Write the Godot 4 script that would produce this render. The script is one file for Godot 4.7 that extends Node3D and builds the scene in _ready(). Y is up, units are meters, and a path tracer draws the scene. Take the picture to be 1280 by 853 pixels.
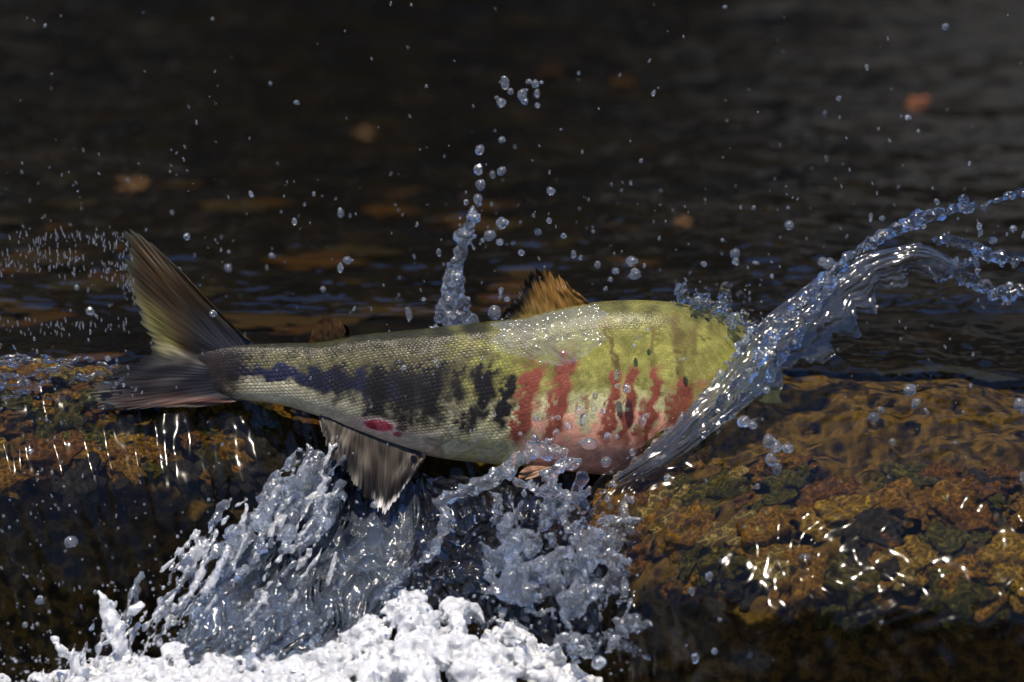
extends Node3D

# ------------------------------------------------------------------ frame of reference
const S := 0.00078125          # metres per photograph pixel at the fish
const D := 5.0                 # camera distance
const PITCH := 0.192           # camera looks down 11 degrees
var cam_pos := Vector3(0, D * sin(PITCH), D * cos(PITCH))
var cam_f := Vector3(0, -sin(PITCH), -cos(PITCH))
var cam_u := Vector3(0, cos(PITCH), -sin(PITCH))
var rng := RandomNumberGenerator.new()
var noise := FastNoiseLite.new()
var streak := FastNoiseLite.new()
var names := {}
var M := {}

func P(px: float, row: float, z: float) -> Vector3:
	var d := cam_f + Vector3.RIGHT * ((px - 640.0) * S / D) + cam_u * ((426.5 - row) * S / D)
	return cam_pos + d * ((z - cam_pos.z) / d.z)

# ------------------------------------------------------------------ naming and tagging
func numbered(called: String) -> String:
	var k: int = names.get(called, 0)
	names[called] = k + 1
	return called if k == 0 else "%s_%03d" % [called, k]

func tag(o: Node, label: String, category: String, group := "", kind := "") -> void:
	if label: o.set_meta("label", label)
	if category: o.set_meta("category", category)
	if group: o.set_meta("group", group)
	if kind: o.set_meta("kind", kind)

func base(called: String, at := Vector3.ZERO) -> Node3D:
	var o := Node3D.new()
	o.name = numbered(called)
	add_child(o)
	o.position = at
	return o

func obj(called: String, mesh: Mesh, mat: Material, parent: Node = self) -> MeshInstance3D:
	var o := MeshInstance3D.new()
	o.name = numbered(called) if parent == self else called
	o.mesh = mesh
	o.material_override = mat
	parent.add_child(o, true)
	return o

func structure(called: String, mesh: Mesh, mat: Material, label := "") -> MeshInstance3D:
	var o := obj(called, mesh, mat)
	o.set_meta("kind", "structure")
	if label: o.set_meta("label", label)
	return o

# ------------------------------------------------------------------ mesh helpers
func to_mesh(v: PackedVector3Array, n: PackedVector3Array, uv: PackedVector2Array, idx: PackedInt32Array, col := PackedColorArray()) -> ArrayMesh:
	var a := []
	a.resize(Mesh.ARRAY_MAX)
	a[Mesh.ARRAY_VERTEX] = v
	a[Mesh.ARRAY_NORMAL] = n
	if uv.size() > 0: a[Mesh.ARRAY_TEX_UV] = uv
	if col.size() > 0: a[Mesh.ARRAY_COLOR] = col
	a[Mesh.ARRAY_INDEX] = idx
	var m := ArrayMesh.new()
	m.add_surface_from_arrays(Mesh.PRIMITIVE_TRIANGLES, a)
	return m

func grid_normals(p: PackedVector3Array, nu: int, nv: int) -> PackedVector3Array:
	var n := PackedVector3Array()
	n.resize(p.size())
	for j in nv:
		var j0 := maxi(j - 1, 0)
		var j1 := mini(j + 1, nv - 1)
		for i in nu:
			var i0 := maxi(i - 1, 0)
			var i1 := mini(i + 1, nu - 1)
			var du := p[j * nu + i1] - p[j * nu + i0]
			var dv := p[j1 * nu + i] - p[j0 * nu + i]
			n[j * nu + i] = dv.cross(du).normalized()
	return n

# a sheet of nu x nv points; thick > 0 closes it into a solid
func sheet(p: PackedVector3Array, nu: int, nv: int, thick := 0.0, col := PackedColorArray(), taper := true) -> ArrayMesh:
	var n := grid_normals(p, nu, nv)
	var idx := PackedInt32Array()
	var uv := PackedVector2Array()
	uv.resize(nu * nv)
	for j in nv:
		for i in nu:
			uv[j * nu + i] = Vector2(float(i) / (nu - 1), float(j) / (nv - 1))
	for j in nv - 1:
		for i in nu - 1:
			var a := j * nu + i
			idx.append_array([a, a + 1, a + nu, a + 1, a + nu + 1, a + nu])
	if thick > 0.0:
		var off := nu * nv
		var p2 := p.duplicate()
		var n2 := n.duplicate()
		for j in nv:
			for i in nu:
				var k := j * nu + i
				var e := 1.0
				if taper:
					var ed := minf(minf(i, nu - 1 - i) / (nu * 0.12), minf(j, nv - 1 - j) / (nv * 0.12))
					e = 0.25 + 0.75 * clampf(ed, 0, 1)
				p2[k] = p[k] - n[k] * thick * e
				n2[k] = -n[k]
		p.append_array(p2)
		n.append_array(n2)
		var uv2 := uv.duplicate()
		uv.append_array(uv2)
		if col.size() > 0:
			var c2 := col.duplicate()
			col.append_array(c2)
		for j in nv - 1:
			for i in nu - 1:
				var a := off + j * nu + i
				idx.append_array([a, a + nu, a + 1, a + 1, a + nu, a + nu + 1])
		for i in nu - 1:
			var t := i
			var b := (nv - 1) * nu + i
			idx.append_array([t, t + off, t + 1, t + 1, t + off, t + 1 + off])
			idx.append_array([b, b + 1, b + off, b + 1, b + 1 + off, b + off])
		for j in nv - 1:
			var l := j * nu
			var r := j * nu + nu - 1
			idx.append_array([l, l + nu, l + off, l + nu, l + nu + off, l + off])
			idx.append_array([r, r + off, r + nu, r + nu, r + off, r + nu + off])
	return to_mesh(p, n, uv, idx, col)

func cat(a: Vector3, b: Vector3, c: Vector3, d: Vector3, t: float) -> Vector3:
	return 0.5 * ((2.0 * b) + (c - a) * t + (2.0 * a - 5.0 * b + 4.0 * c - d) * t * t + (3.0 * b - a - 3.0 * c + d) * t * t * t)

func curve_at(c: Array, t: float) -> Vector3:
	var m := c.size() - 1
	var x := clampf(t, 0, 1) * m
	var i := mini(int(x), m - 1)
	return cat(c[maxi(i - 1, 0)], c[i], c[i + 1], c[mini(i + 2, m)], x - i)

# columns of (px, row, z) control points -> nu x nv world points (u runs over the columns)
func ctrl_grid(cols: Array, nu: int, nv: int) -> PackedVector3Array:
	var p := PackedVector3Array()
	p.resize(nu * nv)
	for j in nv:
		var line := []
		for c in cols:
			line.append(curve_at(c, float(j) / (nv - 1)))
		for i in nu:
			var q := curve_at(line, float(i) / (nu - 1))
			p[j * nu + i] = P(q.x, q.y, q.z)
	return p

func displace(p: PackedVector3Array, nu: int, nv: int, f: Callable) -> PackedVector3Array:
	var n := grid_normals(p, nu, nv)
	var out := p.duplicate()
	for j in nv:
		for i in nu:
			var k := j * nu + i
			out[k] = p[k] + n[k] * float(f.call(p[k], float(i) / (nu - 1), float(j) / (nv - 1)))
	return out

# ------------------------------------------------------------------ liquid shapes: capsules joined by a smooth union, meshed as surface nets
func liquid(caps: Array, cell: float, k: float, namp := 0.0, nfreq := 60.0, squash := Vector3.ONE) -> ArrayMesh:
	var lo := Vector3.INF
	var hi := -Vector3.INF
	for c in caps:
		var r: float = maxf(c[2], c[3])
		lo = lo.min((c[0] as Vector3) - Vector3.ONE * r).min((c[1] as Vector3) - Vector3.ONE * r)
		hi = hi.max((c[0] as Vector3) + Vector3.ONE * r).max((c[1] as Vector3) + Vector3.ONE * r)
	var pad := namp + cell * 3.0 + 1.5 / k
	lo -= Vector3.ONE * pad
	hi += Vector3.ONE * pad
	var nx := int((hi.x - lo.x) / cell) + 2
	var ny := int((hi.y - lo.y) / cell) + 2
	var nz := int((hi.z - lo.z) / cell) + 2
	var f := PackedFloat32Array()
	f.resize(nx * ny * nz)
	var reach := namp + cell * 2.0 + 1.5 / k
	for c in caps:
		var a: Vector3 = c[0]
		var b: Vector3 = c[1]
		var ra: float = c[2]
		var rb: float = c[3]
		var ab := b - a
		var l2 := maxf(ab.length_squared(), 1e-12)
		var rr := maxf(ra, rb) + reach
		var blo := (a.min(b) - Vector3.ONE * rr - lo) / cell
		var bhi := (a.max(b) + Vector3.ONE * rr - lo) / cell
		for z in range(maxi(int(blo.z), 0), mini(int(bhi.z) + 1, nz)):
			for y in range(maxi(int(blo.y), 0), mini(int(bhi.y) + 1, ny)):
				var row := (z * ny + y) * nx
				for x in range(maxi(int(blo.x), 0), mini(int(bhi.x) + 1, nx)):
					var q := lo + Vector3(x, y, z) * cell - a
					var t := clampf(q.dot(ab) / l2, 0.0, 1.0)
					var d := (q - ab * t).length() - lerpf(ra, rb, t)
					if d < reach:
						f[row + x] += exp(-k * d)
	# field: negative inside
	for z in nz:
		for y in ny:
			var row := (z * ny + y) * nx
			for x in nx:
				var s := f[row + x]
				if s > 0.02:
					var v := -log(s) / k
					if namp > 0.0 and absf(v) < namp * 1.5 + cell * 2.0:
						var w := (lo + Vector3(x, y, z) * cell) * nfreq
						v += namp * (noise.get_noise_3d(w.x * 100.0, w.y * 100.0, w.z * 100.0) * 1.4 + 0.5 * noise.get_noise_3d(w.x * 240.0, w.y * 240.0, w.z * 240.0))
					f[row + x] = v
				else:
					f[row + x] = 9.0
	var at := PackedInt32Array()
	at.resize(nx * ny * nz)
	at.fill(-1)
	var vv := PackedVector3Array()
	var nn := PackedVector3Array()
	var idx := PackedInt32Array()
	var sx := 1
	var sy := nx
	var sz := nx * ny
	for z in nz - 1:
		for y in ny - 1:
			var row := (z * ny + y) * nx
			for x in nx - 1:
				var i := row + x
				var f0 := f[i]
				if f0 > 8.0 and f[i + 1 + sy + sz] > 8.0: continue
				var f1 := f[i + 1]
				var f2 := f[i + sy]
				var f3 := f[i + sy + 1]
				var f4 := f[i + sz]
				var f5 := f[i + sz + 1]
				var f6 := f[i + sz + sy]
				var f7 := f[i + sz + sy + 1]
				var mn := minf(minf(minf(f0, f1), minf(f2, f3)), minf(minf(f4, f5), minf(f6, f7)))
				if mn >= 0.0: continue
				var mx := maxf(maxf(maxf(f0, f1), maxf(f2, f3)), maxf(maxf(f4, f5), maxf(f6, f7)))
				if mx < 0.0: continue
				var g := [f0, f1, f2, f3, f4, f5, f6, f7]
				var sum := Vector3.ZERO
				var cnt := 0
				for e in EDGES:
					var ga: float = g[e[0]]
					var gb: float = g[e[1]]
					if (ga < 0.0) != (gb < 0.0):
						var t := ga / (ga - gb)
						sum += CORN[e[0]].lerp(CORN[e[1]], t)
						cnt += 1
				at[i] = vv.size()
				vv.append(lo + (Vector3(x, y, z) + sum / cnt) * cell)
				var c0 := minf(f0, 1.0); var c1 := minf(f1, 1.0); var c2 := minf(f2, 1.0); var c3 := minf(f3, 1.0)
				var c4 := minf(f4, 1.0); var c5 := minf(f5, 1.0); var c6 := minf(f6, 1.0); var c7 := minf(f7, 1.0)
				nn.append(Vector3(c1 + c3 + c5 + c7 - c0 - c2 - c4 - c6, c2 + c3 + c6 + c7 - c0 - c1 - c4 - c5, c4 + c5 + c6 + c7 - c0 - c1 - c2 - c3).normalized())
	for z in range(1, nz - 1):
		for y in range(1, ny - 1):
			var row := (z * ny + y) * nx
			for x in range(1, nx - 1):
				var i := row + x
				var a := f[i]
				if a > 8.0: continue
				var ins := a < 0.0
				if (f[i + 1] < 0.0) != ins:
					quad(idx, at[i - sy - sz], at[i - sz], at[i], at[i - sy], ins)
				if (f[i + sy] < 0.0) != ins:
					quad(idx, at[i - sx - sz], at[i - sx], at[i], at[i - sz], ins)
				if (f[i + sz] < 0.0) != ins:
					quad(idx, at[i - sx - sy], at[i - sy], at[i], at[i - sx], ins)
	return to_mesh(vv, nn, PackedVector2Array(), idx)

const EDGES := [[0, 1], [2, 3], [4, 5], [6, 7], [0, 2], [1, 3], [4, 6], [5, 7], [0, 4], [1, 5], [2, 6], [3, 7]]
const CORN := [Vector3(0, 0, 0), Vector3(1, 0, 0), Vector3(0, 1, 0), Vector3(1, 1, 0), Vector3(0, 0, 1), Vector3(1, 0, 1), Vector3(0, 1, 1), Vector3(1, 1, 1)]

func quad(idx: PackedInt32Array, a: int, b: int, c: int, d: int, ins: bool) -> void:
	if a < 0 or b < 0 or c < 0 or d < 0: return
	if ins: idx.append_array([a, c, b, a, d, c])
	else: idx.append_array([a, b, c, a, c, d])

# chain of (px, row, radius px) at depths z0..z1
func chain(pts: Array, z0: float, z1: float) -> Array:
	var out := []
	for i in pts.size() - 1:
		var za := lerpf(z0, z1, float(i) / (pts.size() - 1))
		var zb := lerpf(z0, z1, float(i + 1) / (pts.size() - 1))
		out.append([P(pts[i].x, pts[i].y, za), P(pts[i + 1].x, pts[i + 1].y, zb), pts[i].z * S, pts[i + 1].z * S])
	return out

# a lumpy ball: droplets and stones
func lump(segs: int, rings: int, amp: float, freq: float, seed_off: float, sharp := 0.0) -> ArrayMesh:
	var v := PackedVector3Array()
	var n := PackedVector3Array()
	var idx := PackedInt32Array()
	var nu := segs + 1
	for j in rings + 1:
		var th := PI * j / rings
		for i in nu:
			var ph := TAU * (i % segs) / segs
			var d := Vector3(sin(th) * cos(ph), cos(th), sin(th) * sin(ph))
			var w := d * freq * 100.0 + Vector3.ONE * seed_off
			var r := 1.0 + amp * noise.get_noise_3d(w.x, w.y, w.z)
			if sharp > 0.0:
				r += 0.35 * sharp * noise.get_noise_3d(w.x * 4.5, w.y * 4.5 + 300.0, w.z * 4.5)
				r -= sharp * absf(noise.get_noise_3d(w.x * 1.7 + 900.0, w.y * 1.7, w.z * 1.7))
			v.append(d * r)
	for j in rings + 1:
		for i in nu:
			var i0 := (i - 1 + segs) % segs
			var i1 := (i + 1) % segs
			var du := v[j * nu + i1] - v[j * nu + i0]
			var dv := v[mini(j + 1, rings) * nu + i] - v[maxi(j - 1, 0) * nu + i]
			var nn := du.cross(dv)
			n.append(nn.normalized() if nn.length() > 1e-9 else v[j * nu + i].normalized())
	for k in n.size():
		if n[k].dot(v[k]) < 0.0: n[k] = -n[k]
	for j in rings:
		for i in segs:
			var a := j * nu + i
			idx.append_array([a, a + nu, a + 1, a + 1, a + nu, a + nu + 1])
	return to_mesh(v, n, PackedVector2Array(), idx)

# ------------------------------------------------------------------ materials
func lin(r: float, g: float, b: float, a := 1.0) -> Color:
	var c := Color(r, g, b).linear_to_srgb()
	c.a = a
	return c

func pane(c: Color, spec := 0.45, rough := 0.03) -> StandardMaterial3D:      # thin water sheet: light passes, surface mirrors
	var m := StandardMaterial3D.new()
	m.transparency = BaseMaterial3D.TRANSPARENCY_ALPHA
	m.albedo_color = c
	m.roughness = rough
	m.metallic_specular = spec
	m.cull_mode = BaseMaterial3D.CULL_DISABLED
	return m

func solid_water(c: Color, rough := 0.02) -> StandardMaterial3D:
	var m := StandardMaterial3D.new()
	m.transparency = BaseMaterial3D.TRANSPARENCY_ALPHA
	m.albedo_color = c
	m.roughness = rough
	m.refraction_enabled = true
	m.refraction_scale = 0.033
	m.clearcoat_enabled = true
	m.clearcoat = 1.0
	m.clearcoat_roughness = 0.2
	return m

func relief(m: StandardMaterial3D, t: Texture2D, scale: float, depth: float) -> StandardMaterial3D:
	m.heightmap_enabled = true
	m.heightmap_texture = t
	m.heightmap_scale = depth
	m.uv1_triplanar = true
	m.uv1_world_triplanar = true
	m.uv1_scale = Vector3.ONE * scale
	return m

func matt(c: Color, rough := 0.8, spec := 0.06) -> StandardMaterial3D:      # soaked or shaded matter: hardly any gloss of its own
	var m := StandardMaterial3D.new()
	m.albedo_color = c
	m.roughness = rough
	m.metallic_specular = spec
	return m

func noise_tex(freq: float, oct: int, ramp: Array, seed_: int, size := 512) -> NoiseTexture2D:
	var t := NoiseTexture2D.new()
	t.width = size
	t.height = size
	t.seamless = true
	var fn := FastNoiseLite.new()
	fn.seed = seed_
	fn.frequency = freq
	fn.fractal_octaves = oct
	t.noise = fn
	var g := Gradient.new()
	g.offsets = PackedFloat32Array(ramp.map(func(x): return x[0]))
	g.colors = PackedColorArray(ramp.map(func(x): return x[1]))
	t.color_ramp = g
	return t

func make_materials() -> void:
	var crinkle := noise_tex(0.03, 4, [[0.0, Color.BLACK], [1.0, Color.WHITE]], 21, 256)
	M.river = pane(lin(0.012, 0.010, 0.007, 0.2), 0.50, 0.055)
	M.apron = pane(lin(0.012, 0.010, 0.007, 0.12), 0.36, 0.15)
	M.film = relief(solid_water(lin(0.55, 0.56, 0.54, 0.035), 0.04), crinkle, 8.0, 0.07)
	M.film.clearcoat = 0.9
	M.film.clearcoat_roughness = 0.13
	M.drop = solid_water(lin(0.9, 0.95, 1.0, 0.06), 0.04)
	M.splash = relief(solid_water(lin(0.9, 0.95, 1.0, 0.004), 0.04), crinkle, 9.0, 0.10)
	M.splash.clearcoat_roughness = 0.12
	M.splash.clearcoat = 0.7
	M.jet = relief(solid_water(lin(0.9, 0.95, 1.0, 0.06), 0.09), crinkle, 14.0, 0.16)
	M.turb = relief(solid_water(lin(0.66, 0.77, 0.92, 0.06), 0.09), crinkle, 11.0, 0.20)
	var fo := solid_water(lin(0.93, 0.94, 0.95, 0.62), 0.16)
	relief(fo, crinkle, 12.0, 0.14)
	M.foam = fo
	var fr := solid_water(lin(0.90, 0.92, 0.94, 0.30), 0.12)
	M.froth = fr
	for k in 6:
		var cols := [
			[lin(0.27, 0.135, 0.014), lin(0.045, 0.024, 0.005)],
			[lin(0.40, 0.235, 0.025), lin(0.06, 0.036, 0.006)],
			[lin(0.22, 0.088, 0.012), lin(0.035, 0.018, 0.005)],
			[lin(0.13, 0.105, 0.014), lin(0.016, 0.015, 0.004)],
			[lin(0.46, 0.33, 0.09), lin(0.06, 0.042, 0.010)],
			[lin(0.045, 0.038, 0.022), lin(0.012, 0.010, 0.007)]]
		var m := matt(Color.WHITE, 0.55)
		m.albedo_texture = noise_tex(0.022, 5, [[0.40, cols[k][1]], [0.47, cols[k][0].lerp(cols[k][1], 0.6)], [0.53, cols[k][0]], [0.62, cols[k][1]]], 40 + k, 256)
		m.uv1_triplanar = true
		m.uv1_scale = Vector3.ONE * 0.30
		M["stone%d" % k] = m
	var bed := matt(Color.WHITE, 0.9)
	bed.albedo_texture = noise_tex(0.012, 5, [[0.2, lin(0.003, 0.003, 0.0028)], [0.48, lin(0.006, 0.0055, 0.004)], [0.60, lin(0.014, 0.010, 0.005)], [0.68, lin(0.005, 0.005, 0.004)], [0.85, lin(0.016, 0.012, 0.006)]], 7)
	bed.uv1_triplanar = true
	bed.uv1_world_triplanar = true
	bed.uv1_scale = Vector3.ONE * 0.9
	M.bed = bed
	var core := matt(Color.WHITE, 0.8)
	core.albedo_texture = noise_tex(0.03, 5, [[0.28, lin(0.012, 0.009, 0.004)], [0.48, lin(0.045, 0.028, 0.007)], [0.64, lin(0.14, 0.080, 0.013)], [0.80, lin(0.06, 0.038, 0.009)]], 9)
	core.uv1_triplanar = true
	core.uv1_world_triplanar = true
	core.uv1_scale = Vector3.ONE * 3.0
	M.core = core
	M.rock_face = matt(lin(0.018, 0.018, 0.02), 0.6)
	M.silt0 = matt(lin(0.05, 0.024, 0.006), 0.9)
	M.silt1 = matt(lin(0.045, 0.028, 0.009), 0.9)
	M.silt2 = matt(lin(0.028, 0.022, 0.009), 0.9)
	M.orange = matt(lin(0.30, 0.10, 0.035), 0.7)
	M.tan = matt(lin(0.16, 0.09, 0.04), 0.7)
	M.hill = matt(lin(0.062, 0.066, 0.072), 1.0)
	M.trunk = matt(lin(0.05, 0.035, 0.025), 0.95)
	var nd := matt(lin(0.10, 0.112, 0.115), 0.9)
	nd.cull_mode = BaseMaterial3D.CULL_DISABLED
	M.needle = nd

# ------------------------------------------------------------------ the scene
func _ready() -> void:
	rng.seed = 20240611
	noise.noise_type = FastNoiseLite.TYPE_SIMPLEX
	noise.seed = 3
	noise.frequency = 0.01
	noise.fractal_type = FastNoiseLite.FRACTAL_NONE
	streak.seed = 11
	streak.noise_type = FastNoiseLite.TYPE_SIMPLEX
	streak.frequency = 0.01
	streak.fractal_octaves = 3
	camera_and_light()
	make_materials()
	river()
	weir()
	hillside()
	print("setting ", Time.get_ticks_msec())
	salmon()
	print("fish ", Time.get_ticks_msec())
	splashes()
	print("splashes ", Time.get_ticks_msec())
	white_water()
	print("foam ", Time.get_ticks_msec())
	droplets()
	print("done ", Time.get_ticks_msec())

func camera_and_light() -> void:
	var cam := Camera3D.new()
	cam.name = "camera"
	add_child(cam)
	cam.look_at_from_position(cam_pos, Vector3.ZERO, Vector3.UP)
	var at := CameraAttributesPhysical.new()
	at.frustum_focal_length = 12.0 / (426.5 * S / D)
	at.frustum_focus_distance = D - 0.03
	at.frustum_near = 0.1
	at.frustum_far = 200.0
	at.exposure_aperture = 4.0
	cam.attributes = at
	cam.current = true
	var we := WorldEnvironment.new()
	we.name = "world_environment"
	var e := Environment.new()
	e.background_mode = Environment.BG_SKY
	var sky := Sky.new()
	var sm := ProceduralSkyMaterial.new()
	sm.sky_top_color = lin(0.08, 0.19, 0.52)
	sm.sky_horizon_color = lin(0.32, 0.45, 0.68)
	sm.sky_curve = 0.14
	sm.ground_bottom_color = lin(0.03, 0.03, 0.025)
	sm.ground_horizon_color = lin(0.10, 0.11, 0.10)
	sky.sky_material = sm
	e.sky = sky
	e.tonemap_mode = Environment.TONE_MAPPER_LINEAR
	e.tonemap_exposure = 1.05
	e.sdfgi_enabled = true
	e.ssao_enabled = true
	e.ssil_enabled = true
	we.environment = e
	add_child(we)
	var sun := DirectionalLight3D.new()
	sun.name = "sun"
	sun.light_color = Color(1.0, 0.95, 0.87)
	sun.light_energy = 1.6
	sun.light_angular_distance = 0.5
	sun.shadow_enabled = true
	add_child(sun)
	var el := deg_to_rad(68.0)
	var az := deg_to_rad(-12.0)           # a little to the left, on the camera's side
	var to_sun := Vector3(cos(el) * sin(az), sin(el), cos(el) * cos(az))
	sun.look_at_from_position(to_sun * 10.0, Vector3.ZERO, Vector3.UP)

# columns of the two falls: (px, row, z)
var right_cols := [
	[Vector3(985, 380, -0.32), Vector3(962, 400, -0.12), Vector3(932, 424, 0.0), Vector3(880, 492, 0.05), Vector3(806, 566, 0.08), Vector3(745, 622, 0.10), Vector3(735, 700, 0.13), Vector3(745, 790, 0.16), Vector3(750, 1050, 0.17)],
	[Vector3(1020, 388, -0.32), Vector3(1000, 418, -0.12), Vector3(968, 446, 0.01), Vector3(920, 512, 0.07), Vector3(855, 580, 0.11), Vector3(800, 640, 0.15), Vector3(780, 715, 0.19), Vector3(785, 800, 0.22), Vector3(790, 1050, 0.22)],
	[Vector3(1080, 390, -0.32), Vector3(1075, 424, -0.12), Vector3(1065, 458, 0.01), Vector3(1030, 520, 0.10), Vector3(985, 590, 0.19), Vector3(950, 665, 0.26), Vector3(935, 745, 0.30), Vector3(930, 820, 0.30), Vector3(930, 1050, 0.27)],
	[Vector3(1180, 391, -0.32), Vector3(1180, 426, -0.12), Vector3(1175, 460, 0.0), Vector3(1165, 518, 0.10), Vector3(1145, 592, 0.20), Vector3(1125, 675, 0.28), Vector3(1115, 755, 0.32), Vector3(1110, 830, 0.31), Vector3(1110, 1050, 0.27)],
	[Vector3(1290, 391, -0.32), Vector3(1295, 427, -0.12), Vector3(1295, 460, 0.0), Vector3(1300, 520, 0.10), Vector3(1300, 600, 0.20), Vector3(1300, 690, 0.28), Vector3(1300, 770, 0.32), Vector3(1300, 840, 0.31), Vector3(1300, 1050, 0.27)],
	[Vector3(1500, 391, -0.32), Vector3(1500, 427, -0.12), Vector3(1500, 460, 0.0), Vector3(1500, 522, 0.10), Vector3(1500, 605, 0.20), Vector3(1500, 690, 0.28), Vector3(1500, 775, 0.32), Vector3(1500, 840, 0.31), Vector3(1500, 1050, 0.27)]]
var left_cols := [
	[Vector3(-220, 391, -0.32), Vector3(-220, 428, -0.10), Vector3(-220, 455, -0.02), Vector3(-220, 520, 0.04), Vector3(-220, 600, 0.09), Vector3(-220, 700, 0.11), Vector3(-220, 800, 0.10), Vector3(-220, 1050, 0.08)],
	[Vector3(0, 391, -0.32), Vector3(0, 425, -0.10), Vector3(0, 452, -0.02), Vector3(0, 518, 0.04), Vector3(0, 600, 0.09), Vector3(0, 700, 0.11), Vector3(0, 800, 0.10), Vector3(0, 1050, 0.08)],
	[Vector3(140, 391, -0.32), Vector3(140, 426, -0.10), Vector3(140, 458, -0.02), Vector3(140, 522, 0.04), Vector3(140, 600, 0.09), Vector3(140, 700, 0.11), Vector3(140, 800, 0.10), Vector3(140, 1050, 0.08)],
	[Vector3(290, 391, -0.32), Vector3(290, 428, -0.11), Vector3(290, 470, -0.04), Vector3(285, 530, 0.01), Vector3(275, 610, 0.06), Vector3(265, 700, 0.08), Vector3(260, 800, 0.08), Vector3(260, 1050, 0.07)],
	[Vector3(420, 391, -0.32), Vector3(420, 428, -0.12), Vector3(420, 460, -0.07), Vector3(415, 520, -0.04), Vector3(410, 610, 0.01), Vector3(405, 700, 0.04), Vector3(400, 800, 0.05), Vector3(400, 1050, 0.05)],
	[Vector3(600, 391, -0.32), Vector3(600, 424, -0.14), Vector3(600, 445, -0.09), Vector3(600, 520, -0.065), Vector3(600, 610, -0.03), Vector3(600, 700, 0.0), Vector3(600, 800, 0.02), Vector3(600, 1050, 0.03)],
	[Vector3(800, 391, -0.32), Vector3(800, 420, -0.16), Vector3(800, 440, -0.10), Vector3(800, 520, -0.07), Vector3(800, 610, -0.05), Vector3(800, 700, -0.02), Vector3(800, 800, 0.0), Vector3(800, 1050, 0.02)],
	[Vector3(1010, 391, -0.32), Vector3(985, 415, -0.16), Vector3(980, 440, -0.10), Vector3(980, 520, -0.08), Vector3(980, 610, -0.06), Vector3(980, 700, -0.03), Vector3(980, 800, 0.0), Vector3(980, 1050, 0.02)]]

func river() -> void:
	# upstream surface, from far away to where it bends over the sill
	var nu := 420
	var nv := 700
	var p := PackedVector3Array()
	p.resize(nu * nv)
	for j in nv:
		var t := float(j) / (nv - 1)
		var dist := 0.31 + 30.0 * pow(1.0 - t, 3.2)
		var half := 0.9 + dist * 0.35
		for i in nu:
			var x := lerpf(-half, half, float(i) / (nu - 1))
			p[j * nu + i] = Vector3(x, level(x, -dist), -dist)
	structure("river_water", sheet(p, nu, nv), M.river, "dark rippled river surface upstream of the weir")
	# riverbed
	var b := PackedVector3Array()
	var bu := 120
	var bv := 160
	for j in bv:
		var t := float(j) / (bv - 1)
		var dist := 0.2 + 32.0 * pow(1.0 - t, 2.6)
		var half := 1.2 + dist * 0.5
		for i in bu:
			var x := lerpf(-half, half, float(i) / (bu - 1))
			var deep := 0.045 + 0.05 * smoothstep(0.3, 3.0, dist)
			b.append(Vector3(x, -0.03 - deep + 0.012 * noise.get_noise_2d(x * 400.0, dist * 400.0), -dist))
	var rb := structure("riverbed", sheet(b, bu, bv), M.bed, "brown gravelly riverbed under the dark water")
	var flat := []
	for k in 4: flat.append(lump(16, 10, 0.4, 0.7 + 0.15 * k, 40.0 + 90.0 * k, 0.1))
	for n in 150:
		var dist := 0.3 + 1.3 * pow(rng.randf(), 1.5)
		var x := rng.randf_range(-0.95, 0.3)
		if x > 0.0 and (rng.randf() < 0.5 or dist < 0.5): continue
		var r := rng.randf_range(0.012, 0.04)
		var o := obj("stone", flat[rng.randi() % 4], M["silt%d" % (rng.randi() % 3)], rb)
		place(o, Vector3(x, -0.03 - 0.045 - 0.05 * smoothstep(0.3, 3.0, dist) - 0.002, -dist), Vector3.UP, Vector3(r * 1.5, r * 0.14, r))
	# the water that pours over the sill
	nu = 330
	nv = 300
	var q := ctrl_grid(right_cols, nu, nv)
	q = displace(q, nu, nv, apron_ripple)
	structure("weir_water", sheet(q, nu, nv), M.apron, "clear amber water sliding over the sill beside the fish head")
	nu = 400
	nv = 260
	q = ctrl_grid(left_cols, nu, nv)
	q = displace(q, nu, nv, fall_ripple)
	structure("weir_water", sheet(q, nu, nv), M.apron, "clear water falling over the dark sill below the tail")
	# plunge pool below
	var pw := PackedVector3Array()
	for j in 140:
		for i in 160:
			var x := lerpf(-2.0, 2.0, i / 159.0)
			var z := lerpf(-0.05, 4.0, pow(j / 139.0, 1.6))
			pw.append(Vector3(x, -0.40 + 0.006 * noise.get_noise_2d(x * 900.0, z * 900.0) + 0.003 * noise.get_noise_2d(x * 2600.0, z * 2600.0), z))
	structure("pool_water", sheet(pw, 160, 140), M.river, "dark pool below the weir")
	var pb := PlaneMesh.new()
	pb.size = Vector2(4.4, 4.6)
	var po := structure("pool_bed", pb, M.bed, "dark bed of the pool below the weir")
	po.position = Vector3(0, -0.72, 2.0)

func level(x: float, z: float) -> float:
	var y := -0.03
	y += 0.004 * noise.get_noise_2d(x * 130.0, z * 330.0)
	y += 0.0030 * noise.get_noise_2d(x * 420.0 + 300.0, z * 1000.0)
	y += 0.0016 * noise.get_noise_2d(x * 1300.0, z * 3400.0 + 99.0) + 0.0005 * noise.get_noise_2d(x * 4200.0, z * 9000.0)
	return y

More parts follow.
